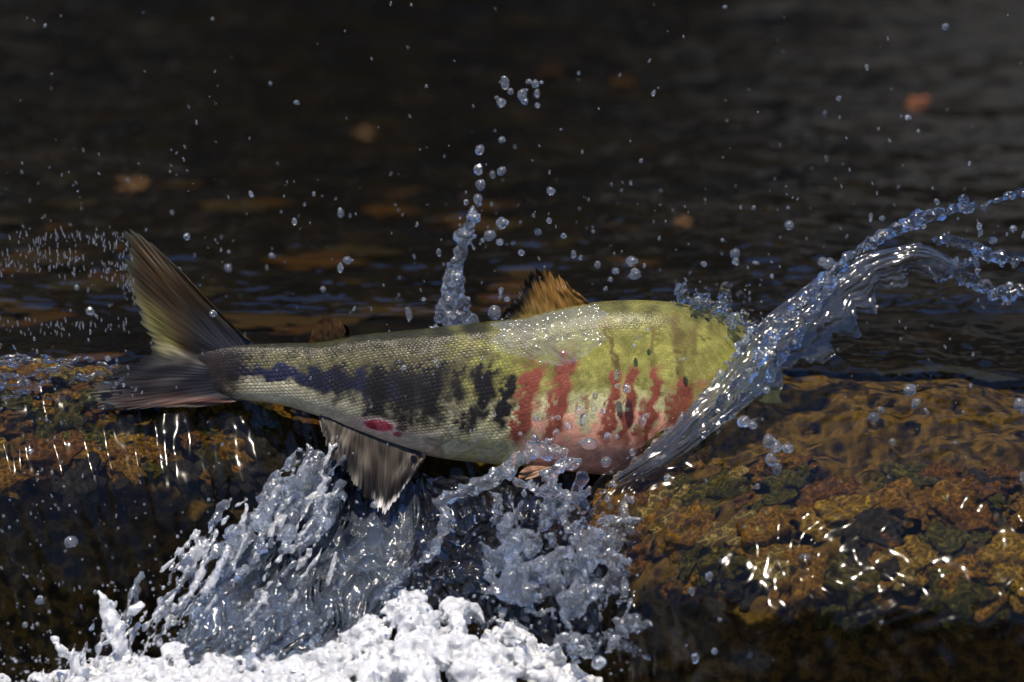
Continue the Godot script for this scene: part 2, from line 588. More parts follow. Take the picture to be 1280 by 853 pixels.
func apron_ripple(p: Vector3, u: float, v: float) -> float:
	var f := smoothstep(0.0, 0.08, v)
	var a := 0.0022 * noise.get_noise_3d(p.x * 2600.0, p.y * 2600.0, p.z * 2600.0)
	a += 0.0035 * noise.get_noise_3d(p.x * 1100.0 + 50.0, p.y * 900.0, p.z * 900.0)
	a += 0.0006 * noise.get_noise_3d(p.x * 6500.0, p.y * 5200.0, p.z * 5200.0)
	a += 0.004 * noise.get_noise_2d(u * 1700.0 + 80.0 * noise.get_noise_2d(u * 300.0, v * 500.0), v * 420.0) * smoothstep(0.3, 0.6, v)
	# raised rim where the water is pushed aside by the fish
	a += 0.010 * exp(-pow((u - 0.02) / 0.02, 2.0)) * smoothstep(0.15, 0.3, v) * (1.0 - smoothstep(0.6, 0.75, v))
	return a * f

func fall_ripple(p: Vector3, u: float, v: float) -> float:
	var f := smoothstep(0.0, 0.1, v)
	var g := smoothstep(0.25, 0.5, v)
	var a := 0.0022 * noise.get_noise_3d(p.x * 1800.0, p.y * 1500.0, p.z * 1500.0) + 0.0007 * noise.get_noise_3d(p.x * 6500.0, p.y * 4000.0, p.z * 5000.0)
	a += 0.006 * noise.get_noise_2d(p.x * 2200.0 + p.y * 700.0, p.y * 350.0) * g + 0.002 * noise.get_noise_2d(p.x * 6000.0 + p.y * 1500.0, p.y * 800.0) * g
	return a * f

# ------------------------------------------------------------------ the weir and its stones
func weir() -> void:
	var w := base("weir", Vector3.ZERO)
	tag(w, "low stone weir of amber and dark algae-covered rocks under the water", "weir")
	var nu := 120
	var nv := 80
	for side in 2:
		var cols: Array = right_cols if side == 0 else left_cols
		var q := ctrl_grid(cols, nu, nv)
		for jj in nv:
			var v := float(jj) / (nv - 1)
			for ii in nu:
				var k := jj * nu + ii
				var c := q[k]
				var vv := v + 0.05 * noise.get_noise_2d(c.x * 900.0, 33.0) + 0.02 * noise.get_noise_2d(c.x * 2600.0, 73.0)
				var cut: float = smoothstep(0.74, 0.84, vv) if side == 0 else 1.5 * smoothstep(0.55, 0.68, vv)
				var l := 0.016 * noise.get_noise_3d(c.x * 1500.0, c.y * 1500.0, c.z * 1500.0) + 0.006 * noise.get_noise_3d(c.x * 4500.0, c.y * 4500.0, c.z * 4500.0)
				q[k] = c + Vector3(0, -0.022 + 0.5 * l - 0.055 * (1.0 - smoothstep(-0.08, 0.42, v + 0.06 * noise.get_noise_2d(c.x * 700.0, 5.0))), -0.026 + l - 0.13 * cut)
		obj("sill", sheet(q, nu, nv), M.core, w)
	var foot := BoxMesh.new()
	foot.size = Vector3(2.6, 0.7, 0.3)
	obj("footing", foot, M.core, w).position = Vector3(0.1, -0.52, -0.26)
	var shapes := []
	for k in 7:
		shapes.append(lump(24, 16, 0.45, 0.8 + 0.14 * k, 100.0 * k, 0.16))
	# stones bedded in the sill, right then left
	for n in 175:
		var u := pow(rng.randf(), 0.9)
		var v := lerpf(0.44, 0.77, pow(rng.randf(), 0.8))
		var nm := ctrl_point(right_cols, u, v)
		var up := ctrl_normal(right_cols, u, v)
		var r := 0.007 + 0.022 * pow(rng.randf(), 1.9)
		var o := obj("stone", shapes[rng.randi() % 7], M["stone%d" % pick_stone(v)], w)
		place(o, nm - up * (0.020 + 0.15 * r + 0.02 * smoothstep(0.66, 0.8, v)), up, Vector3(r * rng.randf_range(0.9, 1.5), r * rng.randf_range(0.4, 0.65), r))
	for n in 120:
		var u := lerpf(0.12, 0.62, rng.randf())
		var v := lerpf(0.2, 0.57, rng.randf())
		var nm := ctrl_point(left_cols, u, v)
		var up := ctrl_normal(left_cols, u, v)
		var r := 0.008 + 0.018 * pow(rng.randf(), 1.5)
		var o := obj("stone", shapes[rng.randi() % 7], M["stone%d" % pick_stone(0.2 + v)], w)
		place(o, nm - up * (0.020 + 0.15 * r), up, Vector3(r * rng.randf_range(0.9, 1.5), r * rng.randf_range(0.4, 0.65), r))
	# stones on the riverbed that show as blurred warm spots
	var spots := [
		[1148, 128, 13, "orange", "small round orange stone poking out of the dark water far upstream"],
		[455, 155, 14, "tan", "pale tan flat stone just under the dark river surface"],
		[168, 214, 20, "tan", "long ochre stone lying under the water above the tail fin"],
		[855, 268, 12, "tan", "small cream stone under the ripples behind the fish back"],
		[690, 78, 14, "stone2", "dull red stone far upstream behind the jet of drops"],
		[780, 90, 14, "stone2", "broad dull red stone far upstream beside a darker patch"]]
	for s in spots:
		var d := P(s[0], s[1], 0.0) - cam_pos
		var hit := cam_pos + d * ((-0.034 - cam_pos.y) / d.y)
		var r: float = s[2] * S * (hit - cam_pos).length() / D
		var o := obj("river_stone", shapes[rng.randi() % 7], M[s[3]])
		tag(o, s[4], "stone", "stones in the river upstream")
		place(o, hit + Vector3(0, -r * (0.3 if s[3] == "orange" else 1.0), 0), Vector3.UP, Vector3(r * 1.1, r * 0.7, r * 0.9))

func pick_stone(v: float) -> int:
	if rng.randf() < smoothstep(0.66, 0.82, v): return 5
	return [0, 1, 2, 3, 4, 0, 3, 5, 0, 2, 3][rng.randi() % 11]

func ctrl_point(cols: Array, u: float, v: float) -> Vector3:
	var line := []
	for c in cols: line.append(curve_at(c, v))
	var q := curve_at(line, u)
	return P(q.x, q.y, q.z)

func ctrl_normal(cols: Array, u: float, v: float) -> Vector3:
	var a := ctrl_point(cols, u, v)
	return (ctrl_point(cols, u, v + 0.02) - a).cross(ctrl_point(cols, u + 0.02, v) - a).normalized()

func place(o: Node3D, at: Vector3, up: Vector3, size: Vector3) -> void:
	var x := up.cross(Vector3(0.2, 0.1, 1)).normalized().rotated(up, rng.randf_range(-0.6, 0.6))
	o.transform = Transform3D(Basis(x * size.x, up * size.y, x.cross(up) * size.z), at)

# ------------------------------------------------------------------ the wooded bank that the river mirrors
func hillside() -> void:
	var p := PackedVector3Array()
	for j in 30:
		for i in 40:
			var x := lerpf(-70.0, 70.0, i / 39.0)
			var t := j / 29.0
			var z := lerpf(-10.0, -40.0, t)
			p.append(Vector3(x, -0.5 + 31.0 * pow(t, 1.15) + 1.6 * t * noise.get_noise_2d(x * 8.0, z * 8.0), z))
	for j in 15:
		for i in 40:
			var a := j * 40 + i
			var b := (29 - j) * 40 + i
			var k := p[a]
			p[a] = p[b]
			p[b] = k
	structure("hillside", sheet(p, 40, 30), M.hill, "shaded wooded hillside beyond the river")
	var crown := crown_mesh()
	var tm := CylinderMesh.new()
	tm.top_radius = 0.05
	tm.bottom_radius = 0.22
	tm.height = 9.0
	tm.radial_segments = 10
	for k in 26:
		var x := -24.0 + 48.0 * (k % 13) / 12.0 + rng.randf_range(-1.2, 1.2)
		var z := -13.0 - 5.0 * (k / 13) + rng.randf_range(-1.5, 1.5)
		var s := rng.randf_range(0.95, 1.35)
		var t := base("pine_tree", Vector3(x, -0.7 + 31.0 * pow(maxf(-10.0 - z, 0.0) / 30.0, 1.15), z))
		t.rotation.y = rng.randf() * TAU
		t.scale = Vector3.ONE * s
		tag(t, "dark conifer on the far bank, mirrored in the river", "tree", "conifers on the far bank")
		var tr := obj("trunk", tm, M.trunk, t)
		tr.position.y = 4.5
		obj("crown", crown, M.needle, t)

func crown_mesh() -> ArrayMesh:
	var v := PackedVector3Array()
	var n := PackedVector3Array()
	var idx := PackedInt32Array()
	for k in 2600:
		var h := pow(rng.randf(), 1.3)
		var y := 1.0 + 8.3 * h
		var rad := (1.0 - h) * 2.1 * (0.75 + 0.25 * sin(h * 40.0)) + 0.1
		var a := rng.randf() * TAU
		var rr := rad * sqrt(rng.randf())
		var c := Vector3(cos(a) * rr, y - rr * 0.25, sin(a) * rr)
		var out := Vector3(cos(a), -0.25, sin(a)).rotated(Vector3.UP, rng.randf_range(-0.5, 0.5))
		var side := out.cross(Vector3.UP).normalized()
		var l := rng.randf_range(0.25, 0.5)
		var b := v.size()
		v.append_array([c - side * l * 0.35, c + side * l * 0.35, c + out * l])
		var fnrm := (v[b + 1] - v[b]).cross(v[b + 2] - v[b]).normalized()
		for q in 3: n.append(fnrm)
		idx.append_array([b, b + 2, b + 1])
	return to_mesh(v, n, PackedVector2Array(), idx)

# ------------------------------------------------------------------ the fish
# px, top row, bottom row, half width px, depth z
const OUTLINE := [
	[232, 447, 494, 3, -0.002], [262, 436, 502, 9, -0.002], [300, 431, 501, 15, 0.0], [350, 429, 507, 22, 0.0], [400, 427, 522, 28, 0.0], [450, 418, 544, 35, 0.0], [500, 413, 562, 41, 0.0],
	[550, 408, 574, 46, 0.0], [600, 402, 580, 50, 0.0], [650, 396, 584, 53, 0.0], [700, 384, 590, 56, 0.0], [750, 376, 595, 58, 0.0], [800, 374, 596, 58, 0.0],
	[850, 378, 592, 56, -0.002], [900, 390, 588, 53, -0.008], [940, 411, 586, 48, -0.02], [968, 452, 592, 40, -0.03], [992, 505, 600, 30, -0.04], [1012, 545, 602, 18, -0.046], [1024, 566, 598, 7, -0.05]]

func body_at(x: float) -> Array:
	var n := OUTLINE.size()
	var i := 0
	while i < n - 2 and OUTLINE[i + 1][0] < x: i += 1
	var t := clampf((x - OUTLINE[i][0]) / (OUTLINE[i + 1][0] - OUTLINE[i][0]), 0, 1)
	var o := []
	for k in range(1, 5):
		var a: float = OUTLINE[maxi(i - 1, 0)][k]
		var b: float = OUTLINE[i][k]
		var c: float = OUTLINE[i + 1][k]
		var d: float = OUTLINE[mini(i + 2, n - 1)][k]
		o.append(0.5 * ((2.0 * b) + (c - a) * t + (2.0 * a - 5.0 * b + 4.0 * c - d) * t * t + (3.0 * b - a - 3.0 * c + d) * t * t * t))
	return o

func body_point(x: float, ang: float, out := 0.0) -> Vector3:      # ang 0 = back, PI/2 = flank facing the camera
	var o := body_at(x)
	var c := P(x, (o[0] + o[1]) * 0.5, o[3])
	var hh: float = (o[1] - o[0]) * 0.5 * S + out
	var hw: float = o[2] * S + out
	var ca := cos(ang)
	var sa := sin(ang)
	var e := 0.92
	return c + Vector3(0, signf(ca) * pow(absf(ca), e) * hh, signf(sa) * pow(absf(sa), e) * hw)

func salmon() -> void:
	var fish := base("salmon", P(640, 490, 0.0))
	tag(fish, "olive salmon with maroon bars and pink belly thrashing across the weir", "fish")
	var x0 := 232.0
	var x1 := 1024.0
	var nu := 300
	var nv := 96
	var v := PackedVector3Array()
	var uv := PackedVector2Array()
	var idx := PackedInt32Array()
	var org := fish.position
	for j in nv + 1:
		var ang := TAU * j / nv
		for i in nu:
			var x := lerpf(x0, x1, float(i) / (nu - 1))
			v.append(body_point(x, ang) - org)
			uv.append(Vector2(float(i) / (nu - 1), (ang if ang <= PI else TAU - ang) / PI))
	var n := PackedVector3Array()
	n.resize(v.size())
	for j in nv + 1:
		var j0 := (j - 1 + nv) % nv
		var j1 := (j + 1) % nv
		for i in nu:
			var du := v[j * nu + mini(i + 1, nu - 1)] - v[j * nu + maxi(i - 1, 0)]
			var dv := v[j1 * nu + i] - v[j0 * nu + i]
			n[j * nu + i] = dv.cross(du).normalized()
			var cen := v[i] * 0.5 + v[(nv / 2) * nu + i] * 0.5
			if n[j * nu + i].dot(v[j * nu + i] - cen) < 0.0: n[j * nu + i] = -n[j * nu + i]
	for j in nv:
		for i in nu - 1:
			var a := j * nu + i
			idx.append_array([a, a + 1, a + nu, a + 1, a + nu + 1, a + nu])
	# closed ends
	for e in [0, nu - 1]:
		var c := v.size()
		v.append(v[e] * 0.5 + v[(nv / 2) * nu + e] * 0.5)
		n.append(Vector3(-1 if e == 0 else 1, 0, 0))
		uv.append(Vector2(0.0 if e == 0 else 1.0, 0.5))
		for j in nv:
			if e == 0: idx.append_array([c, j * nu + e, (j + 1) * nu + e])
			else: idx.append_array([c, (j + 1) * nu + e, j * nu + e])
	var skin := skin_material(x0, x1)
	var body := obj("body", to_mesh(v, n, uv, idx), skin, fish)
	# eye, deep in the bow wave
	var eye := obj("eye", lump(16, 10, 0.0, 1.0, 0.0), matt(lin(0.02, 0.02, 0.02), 0.1, 0.5), body)
	eye.transform = Transform3D(Basis.from_scale(Vector3(0.008, 0.008, 0.004)), body_point(994, 1.25) - org)
	var fin_m := StandardMaterial3D.new()
	fin_m.vertex_color_use_as_albedo = true
	fin_m.roughness = 0.45
	fin_m.metallic_specular = 0.35
	fin_m.backlight_enabled = true
	fin_m.backlight = Color(0.3, 0.26, 0.18)
	fin_m.cull_mode = BaseMaterial3D.CULL_DISABLED
	# dorsal: base front to back, edge front to back
	fin("dorsal_fin", fish, org, [Vector3(738, 380, 0.0), Vector3(700, 392, 0.0), Vector3(665, 399, 0.0), Vector3(626, 405, 0.0)],
		[Vector3(732, 374, 0.0), Vector3(706, 349, -0.004), Vector3(690, 339, -0.006), Vector3(668, 332, -0.008), Vector3(655, 345, -0.008), Vector3(643, 366, -0.006), Vector3(633, 384, -0.004), Vector3(624, 402, 0.0)],
		15, fin_m, func(u: float, t: float, ray: float) -> Color:
			var c := Color(0.15, 0.075, 0.014).lerp(Color(0.055, 0.035, 0.012), smoothstep(0.35, 0.8, u))
			c = c.lerp(Color(0.26, 0.17, 0.035), 0.7 * (1.0 - smoothstep(0.0, 0.5, t)) * smoothstep(0.2, 0.8, u))
			c = c.lerp(Color(0.24, 0.15, 0.045), 0.3 * ray)
			return c.lerp(Color(0.006, 0.005, 0.004), smoothstep(0.1, 0.7, 1.0 - (1.0 - t) * lerpf(90.0, 8.0, smoothstep(0.3, 1.0, u)) / (26.0 + 8.0 * ray)) * smoothstep(0.30, 0.45, u)), 0.11)
	fin("adipose_fin", fish, org, [Vector3(438, 424, 0.0), Vector3(412, 430, 0.0), Vector3(388, 432, 0.0)],
		[Vector3(434, 418, 0.0), Vector3(426, 402, 0.0), Vector3(412, 397, 0.0), Vector3(396, 404, 0.0), Vector3(388, 420, 0.0), Vector3(386, 430, 0.0)],
		3, fin_m, func(_u: float, t: float, _ray: float) -> Color:
			return Color(0.022, 0.015, 0.006).lerp(Color(0.06, 0.028, 0.008), t), 0.0)
	# tail: from the upper lobe down to the lower one
	fin("caudal_fin", fish, org, [Vector3(318, 430, 0.0), Vector3(285, 438, 0.002), Vector3(268, 462, 0.004), Vector3(275, 488, 0.004), Vector3(310, 500, 0.002)],
		[Vector3(300, 416, 0.0), Vector3(258, 372, -0.008), Vector3(206, 318, -0.02), Vector3(150, 284, -0.03), Vector3(156, 350, -0.02), Vector3(172, 400, -0.01), Vector3(188, 432, 0.0), Vector3(160, 455, 0.02), Vector3(115, 480, 0.04), Vector3(112, 498, 0.042), Vector3(140, 512, 0.04), Vector3(200, 510, 0.03), Vector3(262, 509, 0.01), Vector3(290, 503, 0.004)],
		30, fin_m, func(u: float, t: float, ray: float) -> Color:
			var up := 1.0 - smoothstep(0.44, 0.50, u)
			var a := Color(0.014, 0.012, 0.008).lerp(Color(0.030, 0.017, 0.006), smoothstep(0.25, 0.6, t)).lerp(Color(0.13, 0.12, 0.04), smoothstep(0.45, 0.8, t) * smoothstep(0.27, 0.40, u)).lerp(Color(0.035, 0.038, 0.028), smoothstep(0.88, 1.0, t))
			a = a.lerp(Color(0.16, 0.11, 0.035), 0.6 * (1.0 - smoothstep(0.01, 0.05, u)))
			var b := Color(0.022, 0.018, 0.018).lerp(Color(0.15, 0.075, 0.055), smoothstep(0.66, 0.88, u) * (0.35 + 0.65 * ray)).lerp(Color(0.05, 0.05, 0.042), smoothstep(0.8, 1.0, t))
			b = b.lerp(Color(0.008, 0.008, 0.010), 1.0 - smoothstep(0.52, 0.66, u))
			var c := Color(0.016, 0.016, 0.022).lerp(b.lerp(a, up), smoothstep(0.1, 0.38, t))
			return c.lerp(Color(0.06, 0.05, 0.028), 0.10 * ray * smoothstep(0.3, 0.7, t)), 0.04)
	fin("anal_fin", fish, org, [Vector3(532, 564, 0.012), Vector3(490, 551, 0.014), Vector3(440, 533, 0.012), Vector3(402, 515, 0.008)],
		[Vector3(531, 574, 0.014), Vector3(510, 605, 0.03), Vector3(482, 646, 0.045), Vector3(460, 628, 0.045), Vector3(428, 590, 0.035), Vector3(408, 560, 0.025), Vector3(396, 518, 0.01)],
		20, fin_m, func(u: float, t: float, ray: float) -> Color:
			var c := Color(0.035, 0.027, 0.02).lerp(Color(0.010, 0.009, 0.009), smoothstep(0.3, 0.8, t))
			c = c.lerp(Color(0.09, 0.072, 0.055), 0.3 * ray)
			c = c.lerp(Color(0.30, 0.20, 0.13), 1.0 - smoothstep(0.02, 0.08, u))
			c = c.lerp(Color(0.62, 0.58, 0.56), smoothstep(0.86, 0.96, t) * (1.0 - smoothstep(0.38, 0.5, u)) * smoothstep(0.12, 0.25, u))
			return c.lerp(Color(0.11, 0.10, 0.09), smoothstep(0.8, 1.0, u) * 0.7), 0.05)
	fin("pelvic_fin", fish, org, [Vector3(705, 582, 0.03), Vector3(690, 584, 0.03), Vector3(672, 584, 0.028)],
		[Vector3(700, 586, 0.034), Vector3(672, 598, 0.045), Vector3(648, 600, 0.05), Vector3(650, 588, 0.045), Vector3(665, 584, 0.034)],
		9, fin_m, func(_u: float, t: float, ray: float) -> Color:
			return Color(0.22, 0.11, 0.06).lerp(Color(0.30, 0.22, 0.16), 0.4 * ray + 0.3 * t), 0.04)
	fin("pelvic_fin", fish, org, [Vector3(700, 588, -0.02), Vector3(685, 590, -0.02), Vector3(668, 588, -0.02)],
		[Vector3(692, 598, -0.025), Vector3(668, 616, -0.03), Vector3(645, 620, -0.03), Vector3(648, 604, -0.03), Vector3(660, 590, -0.022)],
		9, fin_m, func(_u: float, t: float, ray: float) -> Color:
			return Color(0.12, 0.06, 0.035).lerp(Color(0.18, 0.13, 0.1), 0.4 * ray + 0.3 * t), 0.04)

func fin(called: String, fish: Node3D, org: Vector3, bp: Array, ep: Array, rays: int, mat: Material, color: Callable, ragged: float) -> void:
	var nu := maxi(rays * 8, 40)
	var nv := 28
	var pts := PackedVector3Array()
	var col := PackedColorArray()
	for j in nv:
		var t := float(j) / (nv - 1)
		for i in nu:
			var u := float(i) / (nu - 1)
			var ph := u * rays + 0.9 * noise.get_noise_2d(u * 420.0, rays * 31.0)
			var rr := 0.5 + 0.5 * cos(ph * TAU)
			# rays split in two towards the edge
			rr = lerpf(rr, 0.5 + 0.5 * cos(ph * 2.0 * TAU), smoothstep(0.55, 0.8, t))
			var b := curve_at(bp, u)
			var e := curve_at(ep, u)
			var cut := 1.0 - ragged * (1.0 - rr) - ragged * 1.2 * absf(noise.get_noise_2d(u * 2200.0, rays * 50.0)) - ragged * 1.1 * smoothstep(0.45, 0.6, noise.get_noise_2d(u * 1500.0, rays * 90.0))
			var q := b.lerp(e, t * cut)
			var w := P(q.x, q.y, q.z) - org
			w.z += (0.0035 * sin(u * 9.0 + t * 2.0) + 0.003 * noise.get_noise_2d(u * 500.0, t * 150.0)) * t * (0.2 if rays < 4 else 1.0)
			w.z += 0.00022 * rr * (1.0 - 0.6 * t)
			pts.append(w)
			var c: Color = color.call(u, t, rr * (0.75 + 0.5 * noise.get_noise_2d(u * 1500.0, t * 300.0)))
			var m := 1.0 + 0.35 * noise.get_noise_2d(u * 900.0 + 70.0, t * 260.0) + 0.4 * noise.get_noise_2d(u * rays * 420.0, t * 180.0)
			col.append(Color(c.r * m, c.g * m, c.b * m))
	obj(called, sheet(pts, nu, nv, 0.0016 if rays > 3 else 0.006, col), mat, fish)

const BARS := [   # x, y at the top, x, y at the bottom, width, colour kind, strength
	[400, 455, 395, 488, 16, 0, 0.4], [430, 452, 426, 500, 18, 0, 0.6], [478, 450, 470, 520, 19, 0, 0.9], [512, 448, 505, 524, 17, 0, 0.85], [545, 448, 536, 518, 17, 0, 0.95], [575, 452, 570, 490, 9, 0, 0.8], [560, 505, 520, 522, 22, 0, 0.5],
	[610, 450, 602, 500, 15, 0, 0.98], [638, 464, 622, 526, 10, 0, 0.95], [600, 500, 582, 530, 18, 0, 0.85],
	[668, 448, 646, 545, 14, 1, 1.0], [709, 432, 690, 540, 13, 1, 1.0], [735, 482, 726, 515, 6, 1, 0.6], [771, 452, 757, 545, 8, 1, 0.95], [791, 452, 777, 545, 8, 1, 0.95],
	[803, 492, 796, 545, 6, 1, 0.7], [820, 455, 807, 545, 7, 1, 0.95], [854, 464, 846, 525, 14, 1, 0.9], [838, 490, 830, 540, 5, 1, 0.6], [882, 462, 878, 500, 8, 1, 0.35],
	[755, 395, 768, 448, 4, 2, 0.8], [740, 385, 752, 420, 3, 2, 0.5], [835, 388, 852, 420, 9, 2, 0.7], [866, 398, 866, 440, 8, 2, 0.6], [815, 400, 818, 452, 4, 2, 0.5], [655, 402, 656, 448, 11, 2, 0.55], [690, 420, 700, 450, 8, 2, 0.4], [850, 420, 853, 465, 5, 2, 0.6]]

func skin_material(x0: float, x1: float) -> StandardMaterial3D:
	var w := 1200
	var h := 352
	var data := PackedByteArray()
	data.resize(w * h * 3)
	var hgt := PackedByteArray()
	hgt.resize(w * h)
	var cols := []
	for i in w:
		cols.append(body_at(lerpf(x0, x1, float(i) / (w - 1))))
	for j in h:
		var ang := PI * j / (h - 1)
		var ca := cos(ang)
		var tt := 0.5 - 0.5 * signf(ca) * pow(absf(ca), 0.92)
		for i in w:
			var x := lerpf(x0, x1, float(i) / (w - 1))
			var o: Array = cols[i]
			var top: float = o[0]
			var bot: float = o[1]
			var y := lerpf(top, bot, tt)
			var arc: float = ang * (bot - top) * 0.42
			# edges of the markings wander from scale to scale
			var sx := (x + 7.0 * noise.get_noise_2d(x * 1.2, y * 1.2)) / 5.6
			var sy := arc / 3.9
			var r0 := floorf(sy)
			var fx := sx + (0.5 if int(r0) % 2 == 0 else 0.0)
			var cellr := noise.get_noise_2d(floorf(fx) * 310.0, r0 * 270.0)
			var wx := x + 4.5 * noise.get_noise_2d(x * 4.0, y * 3.0) + 2.6 * cellr
			var wy := y + 6.0 * noise.get_noise_2d(x * 5.0 + 500.0, y * 4.0) + 3.0 * cellr
			var t := clampf((wy - top) / (bot - top), 0, 1)
			var m := noise.get_noise_2d(x * 3.0, y * 4.0)
			var fine := noise.get_noise_2d(x * 55.0, y * 55.0)
			# scales: overlapping rows
			var cx := fx - floorf(fx) - 0.5
			var cy := sy - r0 - 0.5
			var sd := sqrt(cx * cx * 1.2 + cy * cy)
			var edge := smoothstep(0.30, 0.58, sd)
			# tail half
			var a := Vector3(0.03, 0.03, 0.016).lerp(Vector3(0.125, 0.115, 0.06), smoothstep(0.04, 0.22, t))
			var blue := smoothstep(0.27, 0.36, t) * (1.0 - smoothstep(0.50, 0.62, t)) * (1.0 - smoothstep(470, 600, wx))
			var cream := Vector3(0.52, 0.48, 0.32).lerp(Vector3(0.20, 0.18, 0.11), clampf(0.55 + 1.6 * m, 0, 1) * smoothstep(420, 470, wx))
			a = a.lerp(cream, smoothstep(0.50, 0.66, t))
			a = a.lerp(Vector3(0.020, 0.025, 0.065), 0.92 * blue)
			a = a.lerp(Vector3(0.62, 0.45, 0.36), 0.6 * smoothstep(0.72, 0.9, t) * smoothstep(390, 430, wx) * (1.0 - smoothstep(520, 560, wx)))
			# front half
			var b := Vector3(0.10, 0.095, 0.03).lerp(Vector3(0.31, 0.30, 0.075), smoothstep(0.02, 0.22, t))
			b = b.lerp(Vector3(0.39, 0.365, 0.115), smoothstep(0.25, 0.5, t))
			b = b.lerp(Vector3(0.70, 0.66, 0.36), smoothstep(0.42, 0.55, t) * (1.0 - smoothstep(780, 900, wx)))
			b = b.lerp(Vector3(0.82, 0.40, 0.27), smoothstep(0.58, 0.70, t + 0.10 * m) * smoothstep(638, 662, wx) * (1.0 - 0.8 * smoothstep(840, 900, wx)))
			var patch := Vector2((wx - 588.0) / 66.0, (wy - 556.0) / 34.0).length() + 0.5 * m
			b = b.lerp(Vector3(0.46, 0.40, 0.17), 0.75 * (1.0 - smoothstep(0.7, 1.15, patch)))
			b = b.lerp(Vector3(0.19, 0.18, 0.05), clampf(0.15 + 1.1 * noise.get_noise_2d(x * 2.2 + 40.0, y * 1.6), 0, 0.6) * (1.0 - smoothstep(0.4, 0.55, t)))
			var c := a.lerp(b, smoothstep(545, 665, wx + 40.0 * m))
			c = c.lerp(Vector3(0.016, 0.016, 0.024), (1.0 - smoothstep(268, 340, wx + 40.0 * smoothstep(0.5, 0.8, tt))) * (1.0 - 0.5 * smoothstep(0.7, 0.9, t)))
			c = c.lerp(Vector3(0.03, 0.024, 0.022), 1.0 - smoothstep(275, 325, wx))
			for bar in BARS:
				var bw: float = bar[4]
				var bt: float = (wy - bar[1]) / (bar[3] - bar[1])
				if bt < -0.2 or bt > 1.2: continue
				var bx: float = lerpf(bar[0], bar[2], bt)
				var dx := absf(wx - bx)
				if dx > bw * 1.5: continue
				var s: float = (1.0 - smoothstep(bw * 0.3, bw * 1.5, dx)) * smoothstep(-0.15, 0.12, bt) * (1.0 - smoothstep(0.85, 1.15, bt)) * bar[6]
				var bc: Vector3 = [Vector3(0.022, 0.02, 0.02), Vector3(0.27, 0.078, 0.052), Vector3(0.13, 0.095, 0.035)][bar[5]]
				c = c.lerp(bc, clampf(s * 1.15 + 0.35 * cellr * s * (1.0 - s) * 4.0, 0, 1))
			# wound above the anal fin, with a small dark one beside it
			var e1 := Vector2((x - 474.0) / 20.0, (y - 527.0 - (x - 474.0) * 0.12) / 8.0).length() + 0.15 * fine
			c = c.lerp(Vector3(0.72, 0.52, 0.46), 0.7 * (1.0 - smoothstep(1.0, 1.7, e1)))
			c = c.lerp(Vector3(0.36, 0.025, 0.045).lerp(Vector3(0.5, 0.08, 0.10), clampf(0.5 + m * 2.0, 0, 1)), 1.0 - smoothstep(0.8, 1.05, e1))
			var e2 := Vector2((x - 503.0) / 9.0, (y - 529.0) / 5.0).length() + 0.15 * fine
			c = c.lerp(Vector3(0.04, 0.03, 0.03), 0.85 * (1.0 - smoothstep(0.7, 1.1, e2)))
			var e3 := Vector2((x - 497.0) / 6.0, (y - 538.0) / 4.0).length()
			c = c.lerp(Vector3(0.40, 0.04, 0.06), 0.85 * (1.0 - smoothstep(0.7, 1.1, e3)))
			var show := lerpf(1.0, 0.22, smoothstep(590, 700, x)) * (0.8 + 0.5 * m) * smoothstep(0.02, 0.1, tt) * (1.0 - 0.6 * smoothstep(0.75, 0.9, tt)) * smoothstep(250, 310, x)
			var tone := 1.0 + 0.30 * fine + 0.20 * cellr + 0.18 * m
			tone *= 1.0 - 0.28 * edge * show
			var k := (j * w + i) * 3
			var cc := Color(clampf(c.x * tone, 0, 1), clampf(c.y * tone, 0, 1), clampf(c.z * tone, 0, 1)).linear_to_srgb()
			data[k] = int(cc.r * 255.0)
			data[k + 1] = int(cc.g * 255.0)
			data[k + 2] = int(cc.b * 255.0)
			hgt[j * w + i] = int(clampf(0.75 - 0.55 * edge * show - 0.25 * cx * show + 0.16 * fine, 0, 1) * 255.0)
	var m2 := StandardMaterial3D.new()
	m2.albedo_texture = ImageTexture.create_from_image(Image.create_from_data(w, h, false, Image.FORMAT_RGB8, data))
	m2.roughness = 0.29
	m2.metallic_specular = 0.32
	m2.heightmap_enabled = true
	m2.heightmap_texture = ImageTexture.create_from_image(Image.create_from_data(w, h, false, Image.FORMAT_L8, hgt))
	m2.heightmap_scale = 0.07
	return m2

# ------------------------------------------------------------------ splashes
func splash(called: String, label: String, caps: Array, cell: float, k: float, namp: float, nfreq: float, mat: Material = null, parent: Node = self) -> MeshInstance3D:
	var o := obj(called, liquid(caps, cell, k, namp, nfreq), M.splash if mat == null else mat, parent)
	if parent == self: tag(o, label, "splash")
	return o

